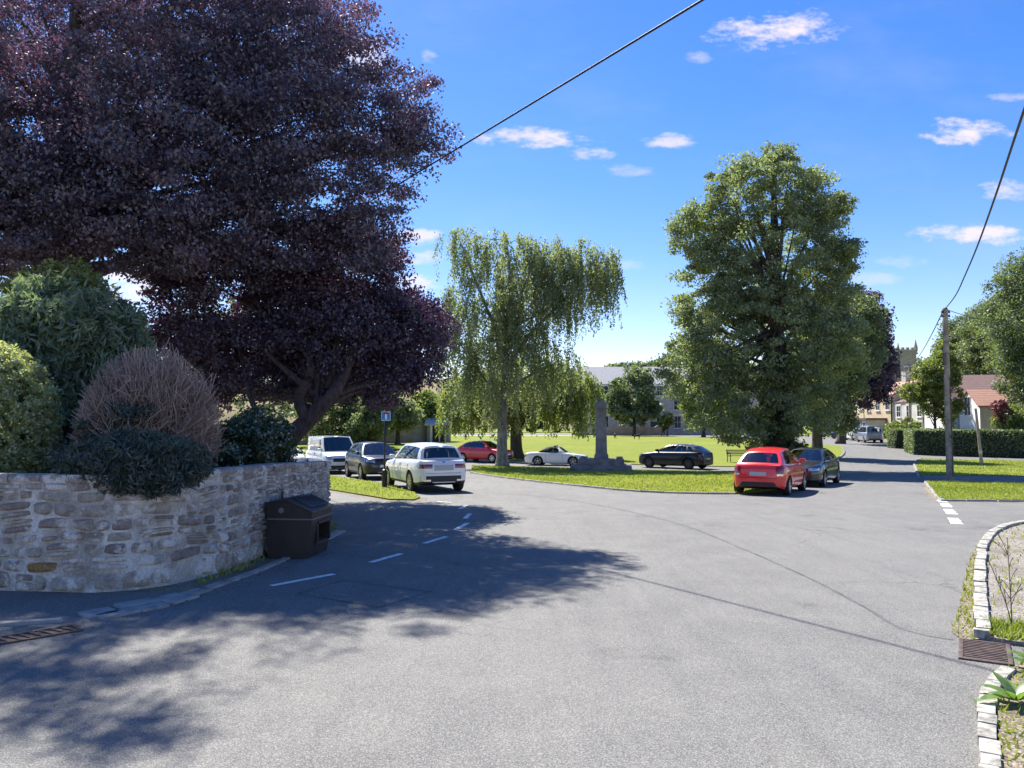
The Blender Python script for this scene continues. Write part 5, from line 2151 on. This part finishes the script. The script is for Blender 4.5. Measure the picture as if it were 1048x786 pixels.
HATCH = dict(L=3.95, W=1.72, H=1.48, wb=2.49, fo=.80, wr=.30, sill=.22,
             deck=[(0, .56), (.03, .70), (.12, .78), (.35, .84), (1.05, .96), (2.8, 1.0), (3.70, 1.03), (3.85, .98), (3.92, .85), (3.95, .6)],
             gh=dict(b0=.90, b1=3.74, t0=1.75, t1=3.25, wt=.62, panes=[(.10, .52), (.55, .88)], v0=.06, v1=.88, drop=.10, rv0=.12, rv1=.9), doors=[.62, -.6], handles=[-.42, -1.2], spokes=8,
             drape=[('*headlight', LAMPCLEAR, 'F', [(.42, .62), (.78, .68), (.76, .82), (.46, .74)]), ('grille', BLACKTRIM, 'F', [(-.40, .36), (.40, .36), (.46, .50), (-.46, .50)]), ('plate', PLATEW, 'F', [(-.26, .50), (.26, .50), (.26, .61), (-.26, .61)]),
                    rear_lights(3.95, 1.72, .74, .97, .56, .80), ('*reversing_light', LAMPCLEAR, 'R', [(.60, .66), (.78, .66), (.78, .72), (.60, .72)]), ('plate', PLATE, 'R', [(-.26, .66), (.26, .66), (.26, .78), (-.26, .78)]), ('rear_bumper_trim', BLACKTRIM, 'R', [(-.62, .30), (.62, .30), (.50, .46), (-.50, .46)]), ('boot_seam', BLACKTRIM, 'R', [(-.58, .585), (.58, .585), (.58, .595), (-.58, .595)])])
ESTATE = dict(L=4.33, W=1.80, H=1.45, wb=2.64, fo=.86, wr=.32, sill=.20,
              deck=[(0, .55), (.03, .70), (.14, .80), (.4, .87), (1.25, .97), (3.2, 1.0), (4.1, 1.02), (4.24, .95), (4.33, .6)],
              gh=dict(b0=1.15, b1=4.12, t0=2.0, t1=3.70, wt=.62, panes=[(.10, .44), (.46, .74), (.77, .90)], v0=.06, v1=.88, drop=.09), doors=[.7, -.42], handles=[-.25, -1.15], spokes=10, rimm=ALLOYDARK,
              drape=[rear_lights(4.33, 1.8, .78, .92, .45, .82), ('plate', PLATE, 'R', [(-.26, .56), (.26, .56), (.26, .67), (-.26, .67)]), ('*headlight', LAMPCLEAR, 'F', [(.45, .62), (.80, .66), (.80, .76), (.45, .72)])])
ROADSTER = dict(L=3.98, W=1.68, H=1.23, wb=2.27, fo=.78, wr=.30, sill=.18, roofmat=2, roofm=SOFTTOP, softtop=True, twoseat=True,
                deck=[(0, .46), (.03, .58), (.12, .66), (.4, .72), (1.3, .82), (2.2, .84), (3.0, .86), (3.6, .84), (3.85, .78), (3.95, .68), (3.98, .5)],
                gh=dict(b0=1.28, b1=3.05, t0=1.80, t1=2.55, wt=.62, panes=[(.12, .66)], v0=.05, v1=.84, drop=.05), doors=[.55, -.55], handles=[-.38], spokes=5,
                drape=[('*headlight', LAMPCLEAR, 'F', [(.45, .52), (.74, .54), (.72, .64), (.48, .62)]), ('grille', BLACKTRIM, 'F', [(-.42, .26), (.42, .26), (.36, .40), (-.36, .40)]), rear_lights(3.98, 1.68, .56, .70, .42, .74)])
VAN = dict(L=4.95, W=1.94, H=1.96, wb=3.05, fo=.93, wr=.33, sill=.24, pw=9,
           deck=[(0, .62), (.03, .82), (.12, .95), (.35, 1.03), (.95, 1.16), (3.0, 1.18), (4.8, 1.18), (4.92, 1.1), (4.95, .7)],
           gh=dict(b0=.82, b1=4.86, t0=1.55, t1=4.78, wt=.80, panes=[(.05, .21)], v0=.03, v1=.82, drop=.02, norear=True), doors=[.9, -.3], handles=[.1], handlem=BLACKTRIM, rimm=ALLOY,
           drape=[('*headlight', LAMPCLEAR, 'F', [(.55, .74), (.88, .78), (.86, .98), (.58, .90)]), ('grille', BLACKTRIM, 'F', [(-.52, .66), (.52, .66), (.52, .84), (-.52, .84)]), ('bumper_grille', BLACKTRIM, 'F', [(-.75, .32), (.75, .32), (.75, .48), (-.75, .48)]), ('plate', PLATEW, 'F', [(-.26, .52), (.26, .52), (.26, .63), (-.26, .63)]),
                  ('*tail_light', LAMPRED, 'R', [(.80, .75), (.93, .75), (.93, 1.1), (.80, 1.1)])])
MPV = dict(L=4.85, W=1.90, H=1.82, wb=3.0, fo=.92, wr=.34, sill=.24, pw=9,
           deck=[(0, .6), (.03, .78), (.12, .9), (.35, .98), (1.0, 1.08), (3.0, 1.10), (4.68, 1.12), (4.8, 1.0), (4.85, .7)],
           gh=dict(b0=.88, b1=4.72, t0=1.75, t1=4.52, wt=.74, panes=[(.06, .28), (.30, .58), (.60, .92)], v0=.04, v1=.86, drop=.03), doors=[.8, -.3], handles=[0, -.5],
           drape=[('*tail_light', LAMPRED, 'R', [(.72, .82), (.88, .82), (.88, 1.1), (.72, 1.1)]), ('plate', PLATE, 'R', [(-.26, .82), (.26, .82), (.26, .93), (-.26, .93)]), ('boot_seam', BLACKTRIM, 'R', [(-.7, .60), (.7, .60), (.7, .615), (-.7, .615)]), ('rear_bumper_trim', BLACKTRIM, 'R', [(-.75, .36), (.75, .36), (.75, .44), (-.75, .44)])])


def by_wheel(sp, px, py, wheel, heading):
    """car centre so that the named wheel (front/rear, left/right) touches the ground at that place"""
    p = at(px, py)
    a = R(heading)
    f, r = Vector((math.sin(a), math.cos(a), 0)), Vector((math.cos(a), -math.sin(a), 0))
    fx = sp['L'] / 2 - sp['fo']
    lx = fx if wheel[0] == 'F' else fx - sp['wb']
    ly = (sp['W'] / 2 - .1) * (1 if wheel[1] == 'R' else -1)
    c = p - f * lx - r * ly
    return (c.x, c.y, gz(c.y) + .004)


car('white_suv', 'white sport utility car seen from behind beside the black sign post', 'car', SUV, P_WHITE, by_wheel(SUV, 421, 503.5, 'RL', -24), -24)
car('black_suv', 'black sport utility car facing the camera between the white van and sign post', 'car', SUV2, P_NAVY, by_wheel(SUV2, 370.5, 491, 'FR', 155), 155)
car('white_van', 'white panel van facing the camera behind the end of the stone wall', 'van', VAN, P_WHITE, by_wheel(VAN, 329.5, 485, 'FR', 153), 153)
HATCHW = dict(HATCH)
c = at(304, 482)
car('white_car', 'white car mostly hidden behind the stone wall left of the white van', 'car', HATCHW, P_WHITE, (c.x - 1.1, c.y + 1.2, gz(c.y + 1)), 150)
car('red_hatchback', 'red hatchback facing right behind the birch trunk', 'car', HATCH, P_RED, by_wheel(HATCH, 504, 474, 'FR', 124), 124)
car('white_convertible', 'white two seat convertible with black soft top by the stone monument', 'car', ROADSTER, P_WHITE, by_wheel(ROADSTER, 586.5, 477, 'FR', 104), 104)
car('black_estate', 'black hatchback seen from its rear left, parked right of the stone monument', 'car', ESTATE, P_BLACK, by_wheel(ESTATE, 705, 480.5, 'RL', -48), -48)
RED2 = dict(HATCH, H=1.55, W=1.76, wr=.31)
car('red_hatchback', 'bright red hatchback seen from behind at the edge of the road before the limes', 'car', RED2, P_RED2, by_wheel(RED2, 806, 507, 'RR', 31), 31)
car('dark_car', 'dark grey car facing the camera nose to nose with the bright red hatchback', 'car', dict(ESTATE, rimm=ALLOY), P_DARK, by_wheel(ESTATE, 842.5, 498, 'FL', 213), 213)
Y = 82
car('silver_people_carrier', 'silver people carrier seen from behind by the hedge corner', 'car', MPV, P_SILVER, (wp(898, 450, Y).x, Y + 1.8, gz(Y + 1.8) + .004), 12)
car('white_car', 'white car in front of the silver people carrier on the far street', 'car', HATCH, P_WHITE, (wp(880, 450, 90).x, 91, gz(91) + .004), 8, detail=False)
car('blue_car', 'dark blue car on the far street left of the white car', 'car', ESTATE, P_BLUE, (wp(866, 448, 97).x, 97, gz(97) + .004), -14, detail=False)
car('white_van', 'small white van farthest down the street below the copper leaved tree', 'van', VAN, P_WHITE, (wp(849, 447, 108).x, 108, gz(108) + .004), -30, detail=False)

# ------------------------------------------------------------------ buildings
WGLASS = pbr('window_glass', (.03, .04, .05), .08, spec=.8)
WFRAME = pbr('window_frame', (.72, .71, .68), .6)
CREAM = mat_masonry('cream_stone', (.62, .50, .30), (.70, .58, .38), (.55, .47, .34), .6, .25)
CREAM2 = mat_masonry('pale_stone', (.62, .58, .50), (.70, .66, .58), (.55, .52, .46), .6, .25)
GREYST = mat_masonry('grey_stone', (.44, .40, .34), (.54, .49, .42), (.47, .44, .39), .55, .24)
CHURCHST = mat_masonry('church_stone', (.31, .275, .245), (.39, .35, .31), (.30, .27, .24), .7, .3)
WHITEW = pbr('white_render', (.78, .76, .72), .9, var=.12, vscale=2, bump=.4, bscale=8, bdist=.03)
SLATE = mat_tiles('pale_slate', (.50, .48, .45), (.64, .62, .59), .35)
SLATED = mat_tiles('plum_slate', (.15, .088, .078), (.22, .135, .12), .3)
PANTILE = mat_tiles('pantile', (.36, .185, .13), (.50, .285, .21), .3)
FARWALL = mat_masonry('garden_wall_stone', (.28, .245, .21), (.36, .32, .28), (.32, .30, .27), .45, .2)


def window(parent, x, z, w, h, y=0.0, rot=None, cols=2, rows=2):
    """sash window proud of the wall plane y (facing -y)"""
    m = MB()
    t = .07
    m.box((x, y - .03, z + h / 2), (w + .2, .08, .1)) if False else None
    m.box((x - w / 2, y - .02, z), (t, .08, h + t))
    m.box((x + w / 2, y - .02, z), (t, .08, h + t))
    m.box((x, y - .02, z + h / 2), (w - t, .08, t))
    m.box((x, y - .02, z - h / 2), (w - t, .08, t))
    for i in range(1, cols):
        m.box((x - w / 2 + w * i / cols, y - .015, z), (.035, .06, h - t))
    for i in range(1, rows):
        m.box((x, y - .013, z - h / 2 + h * i / rows), (w - t, .052, .045))
    fr = m.build('window', WFRAME, parent)
    g = MB()
    g.box((x, y - .004, z), (w - .02, .03, h - .02))
    g.build('pane', WGLASS, fr)
    s = MB()
    s.box((x, y - .06, z - h / 2 - .09), (w + .3, .16, .1))
    s.build('sill', WFRAME, fr)
    l = MB()
    l.box((x, y - .025, z + h / 2 + .15), (w + .34, .06, .2))
    l.build('lintel', CREAM2, fr)
    return fr


def gable(m, x0, x1, y0, y1, z0, z1, ridge, axis='x'):
    """walls of a gabled box"""
    if axis == 'x':
        ym = (y0 + y1) / 2
        V = [(x0, y0, z0), (x1, y0, z0), (x1, y1, z0), (x0, y1, z0), (x0, y0, z1), (x1, y0, z1), (x1, y1, z1), (x0, y1, z1), (x0, ym, ridge), (x1, ym, ridge)]
        m.add(V, [(0, 1, 5, 4), (2, 3, 7, 6), (1, 2, 6, 9, 5), (3, 0, 4, 8, 7)])
    else:
        xm = (x0 + x1) / 2
        V = [(x0, y0, z0), (x1, y0, z0), (x1, y1, z0), (x0, y1, z0), (x0, y0, z1), (x1, y0, z1), (x1, y1, z1), (x0, y1, z1), (xm, y0, ridge), (xm, y1, ridge)]
        m.add(V, [(0, 1, 5, 8, 4), (1, 2, 6, 5), (2, 3, 7, 9, 6), (3, 0, 4, 7)])
    return m


def roofpair(m, x0, x1, y0, y1, z1, ridge, axis='x', ov=.25, th=.14):
    if axis == 'x':
        ym = (y0 + y1) / 2
        k = (ridge - z1) / (ym - y0)
        for (ya, s) in ((y0, -1), (y1, 1)):
            V = [(x0 - ov, ya + s * ov, z1 - k * ov), (x1 + ov, ya + s * ov, z1 - k * ov), (x1 + ov, ym, ridge), (x0 - ov, ym, ridge)]
            V += [(a, b_, c_ + th) for a, b_, c_ in V]
            m.add(V, [(0, 1, 2, 3), (4, 5, 6, 7), (0, 1, 5, 4), (1, 2, 6, 5), (3, 0, 4, 7)])
    else:
        xm = (x0 + x1) / 2
        k = (ridge - z1) / (xm - x0)
        for (xa, s) in ((x0, -1), (x1, 1)):
            V = [(xa + s * ov, y0 - ov, z1 - k * ov), (xa + s * ov, y1 + ov, z1 - k * ov), (xm, y1 + ov, ridge), (xm, y0 - ov, ridge)]
            V += [(a, b_, c_ + th) for a, b_, c_ in V]
            m.add(V, [(0, 1, 2, 3), (4, 5, 6, 7), (0, 1, 5, 4), (1, 2, 6, 5), (3, 0, 4, 7)])
    return m


# long stone house behind the green
def stone_house():
    Y = 128
    s = Y / F
    x0, x1 = wp(596, 440, Y).x, wp(790, 440, Y).x
    z = gz(Y)
    r = thing('stone_house', 'long two storey stone house with a pale roof beyond the lawn', 'house', (x0, Y, z))
    w = x1 - x0
    ev = wp(0, 394, Y).z - z
    ri = ev + 3.2
    gable(MB(), 0, w, 0, 8, -.2, ev, ri).build('wall', GREYST, r)
    rf = roofpair(MB(), 0, w, 0, 8, ev, ri).build('roof', SLATE, r)
    for cx in (w * .72,):
        MB().box((cx, 4, ri + .6), (1.0, .8, 1.8)).build('chimney', GREYST, rf)
    for px in (619, 636, 657, 675, 693, 712, 735):
        x = wp(px, 400, Y).x - x0
        window(r, x, wp(0, 399 if px < 680 else 414.5, Y).z - z - (.1 if px < 680 else 0), 1.15, 1.7 if px < 680 else 1.6)
        window(r, x, wp(0, 432, Y).z - z, 1.15, 2.0)
    d = MB().box((wp(665, 0, Y).x - x0, -.03, 1.1), (1.1, .1, 2.2)).build('door', pbr('dark_door', (.03, .05, .04), .5), r)


stone_house()


def wallrun(name, label, pts, h, th=.4, mat=FARWALL, tops=None):
    P = [Vector(p) for p in pts]
    r = thing(name, label, 'wall', (P[0].x, P[0].y, gz(P[0].y)))
    m, c = MB(), MB()
    for i in range(len(P) - 1):
        a, b_ = P[i] - P[0], P[i + 1] - P[0]
        d = (b_ - a)
        d.z = 0
        n = Vector((-d.y, d.x, 0)).normalized() * th / 2
        h0, h1 = (h, h) if tops is None else (tops[i], tops[i + 1])
        za_, zb_ = gz(P[i].y) - gz(P[0].y), gz(P[i + 1].y) - gz(P[0].y)
        V = [a - n + Vector((0, 0, za_ - .2)), b_ - n + Vector((0, 0, zb_ - .2)), b_ + n + Vector((0, 0, zb_ - .2)), a + n + Vector((0, 0, za_ - .2))]
        V = [Vector((v_.x, v_.y, v_.z)) for v_ in V]
        T = [V[0] + Vector((0, 0, h0 + .2)), V[1] + Vector((0, 0, h1 + .2)), V[2] + Vector((0, 0, h1 + .2)), V[3] + Vector((0, 0, h0 + .2))]
        m.add(V + T, [(0, 1, 5, 4), (1, 2, 6, 5), (2, 3, 7, 6), (3, 0, 4, 7), (4, 5, 6, 7)])
        k = 1.25
        U = [t_ + (-n if j in (0, 1) else n) * (k - 1) for j, t_ in enumerate(T)]
        U2 = [u_ + Vector((0, 0, .12)) for u_ in U]
        c.add(U + U2, [(3, 2, 1, 0), (4, 5, 6, 7), (0, 1, 5, 4), (1, 2, 6, 5), (2, 3, 7, 6), (3, 0, 4, 7)])
    m.build('masonry', mat, r)
    c.build('coping', FLAG, r)
    return r


Y = 121.5
wallrun('garden_wall', 'low stone garden wall with raised end before the long stone house', [(wp(x, 440, Y).x, Y, 0) for x in (585, 620, 650, 670, 675, 679)], 1.2, tops=[1.2, 1.2, 1.2, 1.2, 1.7, 1.9])
wallrun('garden_wall', 'tall grey stone wall at the left side of the green behind the small round tree', [(at(300, 455).x - 8, 74, 0), (at(362, 453.5).x, 79, 0), (wp(436, 450, 84).x, 84, 0)], 2.0)


def shed():
    Y = 83
    x0, x1 = wp(437, 448, Y).x, wp(459, 448, Y).x
    z = gz(Y)
    r = thing('garden_shed', 'small open fronted outbuilding with white posts at the end of the grey wall', 'shed', (x0, Y, z))
    w = x1 - x0
    gable(MB(), 0, w, 0, 3.2, -.2, 1.95, 2.6).build('wall', FARWALL, r)
    roofpair(MB(), 0, w, 0, 3.2, 1.95, 2.65).build('roof', SLATE, r)
    for k, xx in enumerate((.45, 1.35, 2.0)):
        MB().box((xx, -.06, .95), (.26 if k == 0 else .12, .1, 1.9)).build('post', WFRAME, r)
    MB().box((1.15, -.012, .95), (1.3, .02, 1.7)).build('doorway', BLACKTRIM, r)


shed()


# white cottage with red pantiles on the right, gable towards the street
def cottage():
    Y = 68
    z = gz(Y)
    A = wp(1003.5, 440, Y)
    Z = lambda py: wp(500, py, Y + 2).z - z
    r = thing('white_cottage', 'white cottage with red pantile wing and plum coloured main roof', 'house', (A.x, Y, z), R(-11.5))
    D, L = 4.9, 4.8
    ev, ri = Z(416), Z(400)
    # wing: gable at x = 0 facing the street, ridge along x
    w = MB()
    ym = D / 2
    w.add([(0, 0, -.2), (0, D, -.2), (0, D, ev), (0, ym, ri), (0, 0, ev)], [(0, 4, 3, 2, 1)])
    w.add([(0, D, -.2), (L, D, -.2), (L, D, ev), (0, D, ev), (L, ym, ri), (L, 0, ev), (L, 0, -.2)], [(0, 1, 2, 3), (1, 6, 5, 4, 2)])
    w.build('wall', WHITEW, r)
    MB().box((L / 2 + .01, .1, ev / 2 - .1), (L - .03, .2, ev + .2)).build('wing_wall', pbr('cream_render', (.62, .54, .42), .9, var=.15, vscale=2), r)
    roofpair(MB(), 0, L, 0, D, ev, ri, 'x', .2).build('roof', PANTILE, r)
    # taller block behind
    a0, a1, b0, b1 = -.6, 7.5, D + .3, D + 8
    zz, zr = Z(400.5), Z(379)
    MB().add([(a0, b0, -.2), (a1, b0, -.2), (a1, b1, -.2), (a0, b1, -.2), (a0, b0, zz), (a1, b0, zz), (a1, b1, zz), (a0, b1, zz)],
             [(0, 1, 5, 4), (1, 2, 6, 5), (2, 3, 7, 6), (3, 0, 4, 7)]).build('main_wall', WHITEW, r)
    a0, a1, b0, b1 = a0 - .3, a1 + .3, b0 - .3, b1 + .3
    V = [(a0, b0, zz), (a1, b0, zz), (a1, b1, zz), (a0, b1, zz), (a0 + 2.6, (b0 + b1) / 2, zr), (a1 - 2.6, (b0 + b1) / 2, zr)]
    MB().add(V, [(0, 1, 5, 4), (1, 2, 5), (2, 3, 4, 5), (3, 0, 4), (3, 2, 1, 0)]).build('main_roof', SLATED, r)
    f = window(r, 0, 0, 1.5, 1.7)
    f.rotation_euler = (0, 0, R(-90))
    f.location = (0, ym + .3, Z(415.5))
    v = MB()
    v.box((-.02, ym, Z(405.5)), (.06, .5, .5))
    v.build('vent', BLACKTRIM, r)


cottage()


# cream terrace at the end of the street
def terrace():
    """row along the right side of the street; local -y faces the street (world -x)"""
    fx_ = 49.0
    grp = 'cream stone terrace houses'
    labs = ['cream terrace house farthest down the street below the copper leaved tree', 'second cream terrace house from the far end of the street', 'cream terrace house with a grey porch behind the silver people carrier', 'pale terrace house partly hidden behind the garden tree', 'pale end house nearest the hedge and the telegraph pole']
    ys = [124, 115.5, 107, 99, 91.5, 84]
    for k in range(5):
        y0, y1 = ys[k], ys[k + 1] + .03
        zk = gz((y0 + y1) / 2)
        r = thing('terrace_house', labs[k], 'house', (fx_ + .15 * (k % 2), y0, zk), R(-90), grp)
        w = y0 - y1
        ev = (5.9, 5.7, 5.5, 4.6, 3.9)[k]
        ri = ev + (2.2, 2.2, 2.0, 1.7, 1.5)[k]
        gable(MB(), 0, w, 0, 8, -.3, ev, ri).build('wall', CREAM if k < 3 else CREAM2, r)
        rf = roofpair(MB(), 0, w, 0, 8, ev, ri, 'x', .1).build('roof', SLATED if k % 2 else PANTILE, r)
        MB().box((w * .5, 4, ri + .5), (1.1, .9, 1.8)).build('chimney', GREYST, rf)
        for i in range(3):
            xx = w * (i + .5) / 3
            window(r, xx, ev - 1.1, 1.0, 1.4)
            if i == 1:
                MB().box((xx, -.04, 1.05), (1.0, .1, 2.1)).build('door', pbr('dark_door', (.03, .05, .04), .5), r)
            elif k != 2:
                window(r, xx, 1.45, 1.1, 1.4)
        MB().box((w - .2, -.07, ev * .5), (.14, .1, ev)).build('drainpipe', BLACKTRIM, r)
        if k == 2:
            p_ = MB()
            p_.box((w * .5, -1.3, 1.2), (4.6, 2.4, 2.4))
            pb = p_.build('porch', GREYST, r)
            MB().box((w * .5, -1.35, 2.52), (5.0, 2.8, .24)).build('porch_roof', SLATED, r)
            for xx in (-1.4, 0, 1.4):
                window(pb, w * .5 + xx, 1.4, .8, 1.3, -2.506)


terrace()


def church():
    Y = 165
    z = gz(Y)
    x0, x1 = wp(911, 440, Y).x, wp(941, 440, Y).x
    w = x1 - x0
    top = wp(0, 361, Y).z - z
    r = thing('church_tower', 'grey stone church tower with corner pinnacles above the terrace roofs', 'church', ((x0 + x1) / 2, Y, z), R(6))
    m = MB()
    m.box((0, w / 2, top / 2), (w, w, top))
    for sx in (-1, 1):
        for sy in (0, 1):
            m.box((sx * w / 2, sy * w, top * .42), (.9, .9, top * .84), taper=.8)
    m.build('tower', CHURCHST, r)
    b = MB()
    for sx in (-1, 1):
        b.box((sx * (w / 2 - .05), w / 2, top + .35), (.4, w + .3, .7))
    b.box((0, -.02, top + .35), (w - .5, .4, .7))
    b.box((0, w + .02, top + .35), (w - .5, .4, .7))
    b.box((0, w / 2, top - .15), (w + .5, w + .5, .3))
    for i in range(5):
        b.box((-w / 2 + .9 + i * (w - 1.8) / 4, -.02, top + .9), (.6, .38, .5))
    b.build('parapet', CHURCHST, r)
    for sx in (-1, 1):
        for sy in (0, 1):
            p_ = MB()
            p_.box((sx * (w / 2 - .1), sy * w, top + .9), (.55, .55, 1.0))
            p_.tube([(sx * (w / 2 - .1), sy * w, top + 1.4), (sx * (w / 2 - .1), sy * w, top + 2.9)], [.34, .04], 8)
            p_.build('pinnacle', CHURCHST, r)
    for xx in (-w * .2, w * .2):
        f = MB()
        f.box((xx, -.02, top - 4.2), (1.1, .12, 2.6), taper=1)
        f.box((xx, -.02, top - 2.8), (.8, .12, .5))
        fo = f.build('belfry_opening', BLACKTRIM, r)
        fm = MB()
        fm.box((xx, -.1, top - 4.2), (.16, .1, 2.7))
        fm.box((xx - .6, -.1, top - 4.1), (.16, .1, 2.9))
        fm.box((xx + .6, -.1, top - 4.1), (.16, .1, 2.9))
        fm.build('mullion', CHURCHST, fo)
    n = MB()
    gable(n, -w * .4, w * .4 + 9, w + .4, w + 9, -.2, top * .45, top * .62)
    nb = n.build('nave', CHURCHST, r)
    roofpair(MB(), -w * .4, w * .4 + 9, w + .4, w + 9, top * .45, top * .62).build('nave_roof', SLATE, nb)


church()

# ------------------------------------------------------------------ person and dogs far across the lawn
def skin(name, verts, edges, rad, mat, parent, lv=2):
    me = bpy.data.meshes.new(name)
    me.from_pydata(verts, edges, [])
    me.materials.append(mat)
    o = bpy.data.objects.new(name, me)
    COL.objects.link(o)
    o.parent = parent
    md = o.modifiers.new('skin', 'SKIN')
    sv_ = me.skin_vertices[0].data
    for i, r_ in enumerate(rad):
        sv_[i].radius = (r_, r_) if not isinstance(r_, tuple) else r_
    sv_[0].use_root = True
    md.use_smooth_shade = True
    sb = o.modifiers.new('sub', 'SUBSURF')
    sb.levels = sb.render_levels = lv
    return o


def person():
    b = at(679, 447.2)
    r = thing('person', 'distant walker in dark clothes near the end of the low garden wall', 'person', (b.x, b.y, gz(b.y) + .055), R(60))
    V = [(0, 0, .95), (0, 0, 1.15), (0, 0, 1.38), (0, .02, 1.5), (0, .03, 1.6), (0, .02, 1.72),
         (.11, 0, .9), (.12, -.12, .5), (.12, -.02, .09), (.12, -.17, .04), (-.11, 0, .9), (-.12, .14, .5), (-.12, .30, .12), (-.12, .2, .04),
         (.19, 0, 1.40), (.25, .08, 1.12), (.25, -.05, .88), (.25, -.1, .80), (-.19, 0, 1.40), (-.25, -.06, 1.12), (-.24, -.2, .92), (-.24, -.25, .85)]
    E = [(0, 1), (1, 2), (2, 3), (3, 4), (4, 5), (0, 6), (6, 7), (7, 8), (8, 9), (0, 10), (10, 11), (11, 12), (12, 13), (2, 14), (14, 15), (15, 16), (16, 17), (2, 18), (18, 19), (19, 20), (20, 21)]
    rad = [.15, .14, .16, .06, .095, .08, .095, .07, .045, .04, .095, .07, .045, .04, .07, .05, .035, .035, .07, .05, .035, .035]
    skin('body', V, E, rad, pbr('dark_clothes', (.02, .02, .024), .9), r)
    h = MB()
    h.tube([(0, .0, 1.56), (0, .0, 1.62), (0, .0, 1.70), (0, .01, 1.76)], [.07, .098, .09, .03], 12)
    h.build('head', pbr('skin', (.45, .28, .2), .6), r, smooth=True)
    k = MB()
    k.tube([(0, .03, 1.62), (0, .03, 1.70), (0, .02, 1.78)], [.10, .105, .04], 12)
    k.build('hair', pbr('dark_hair', (.02, .015, .01), .7), r, smooth=True)


person()


def dog(label, px, py, rz):
    b = at(px, py)
    r = thing('dog', label, 'dog', (b.x, b.y, gz(b.y) + .055), R(rz))
    V = [(-.25, 0, .48), (0, 0, .46), (.25, 0, .47), (.38, 0, .60), (.46, 0, .70), (.60, 0, .67),
         (.24, .09, .38), (.25, .09, .2), (.24, .09, .02), (.24, -.09, .38), (.25, -.09, .2), (.24, -.09, .02),
         (-.26, .09, .38), (-.36, .09, .2), (-.30, .09, .02), (-.26, -.09, .38), (-.36, -.09, .2), (-.30, -.09, .02), (-.42, 0, .5), (-.55, 0, .62)]
    E = [(0, 1), (1, 2), (2, 3), (3, 4), (4, 5), (2, 6), (6, 7), (7, 8), (2, 9), (9, 10), (10, 11), (0, 12), (12, 13), (13, 14), (0, 15), (15, 16), (16, 17), (0, 18), (18, 19)]
    rad = [.13, .125, .15, .09, .09, .045, .07, .04, .03, .07, .04, .03, .085, .04, .03, .085, .04, .03, .03, .02]
    skin('body', V, E, rad, pbr('black_fur', (.012, .012, .013), .8), r)
    m = MB()
    for s in (-1, 1):
        m.tube([(.44, s * .07, .76), (.42, s * .10, .70), (.43, s * .11, .62)], [.03, .045, .02], 6)
    m.build('ear', MATS['black_fur'], r)


dog('small black dog standing side on upon the lawn before the young tree', 652, 450.2, 0)
dog('small black dog standing end on upon the lawn near the monument shaft', 629.5, 449, 80)
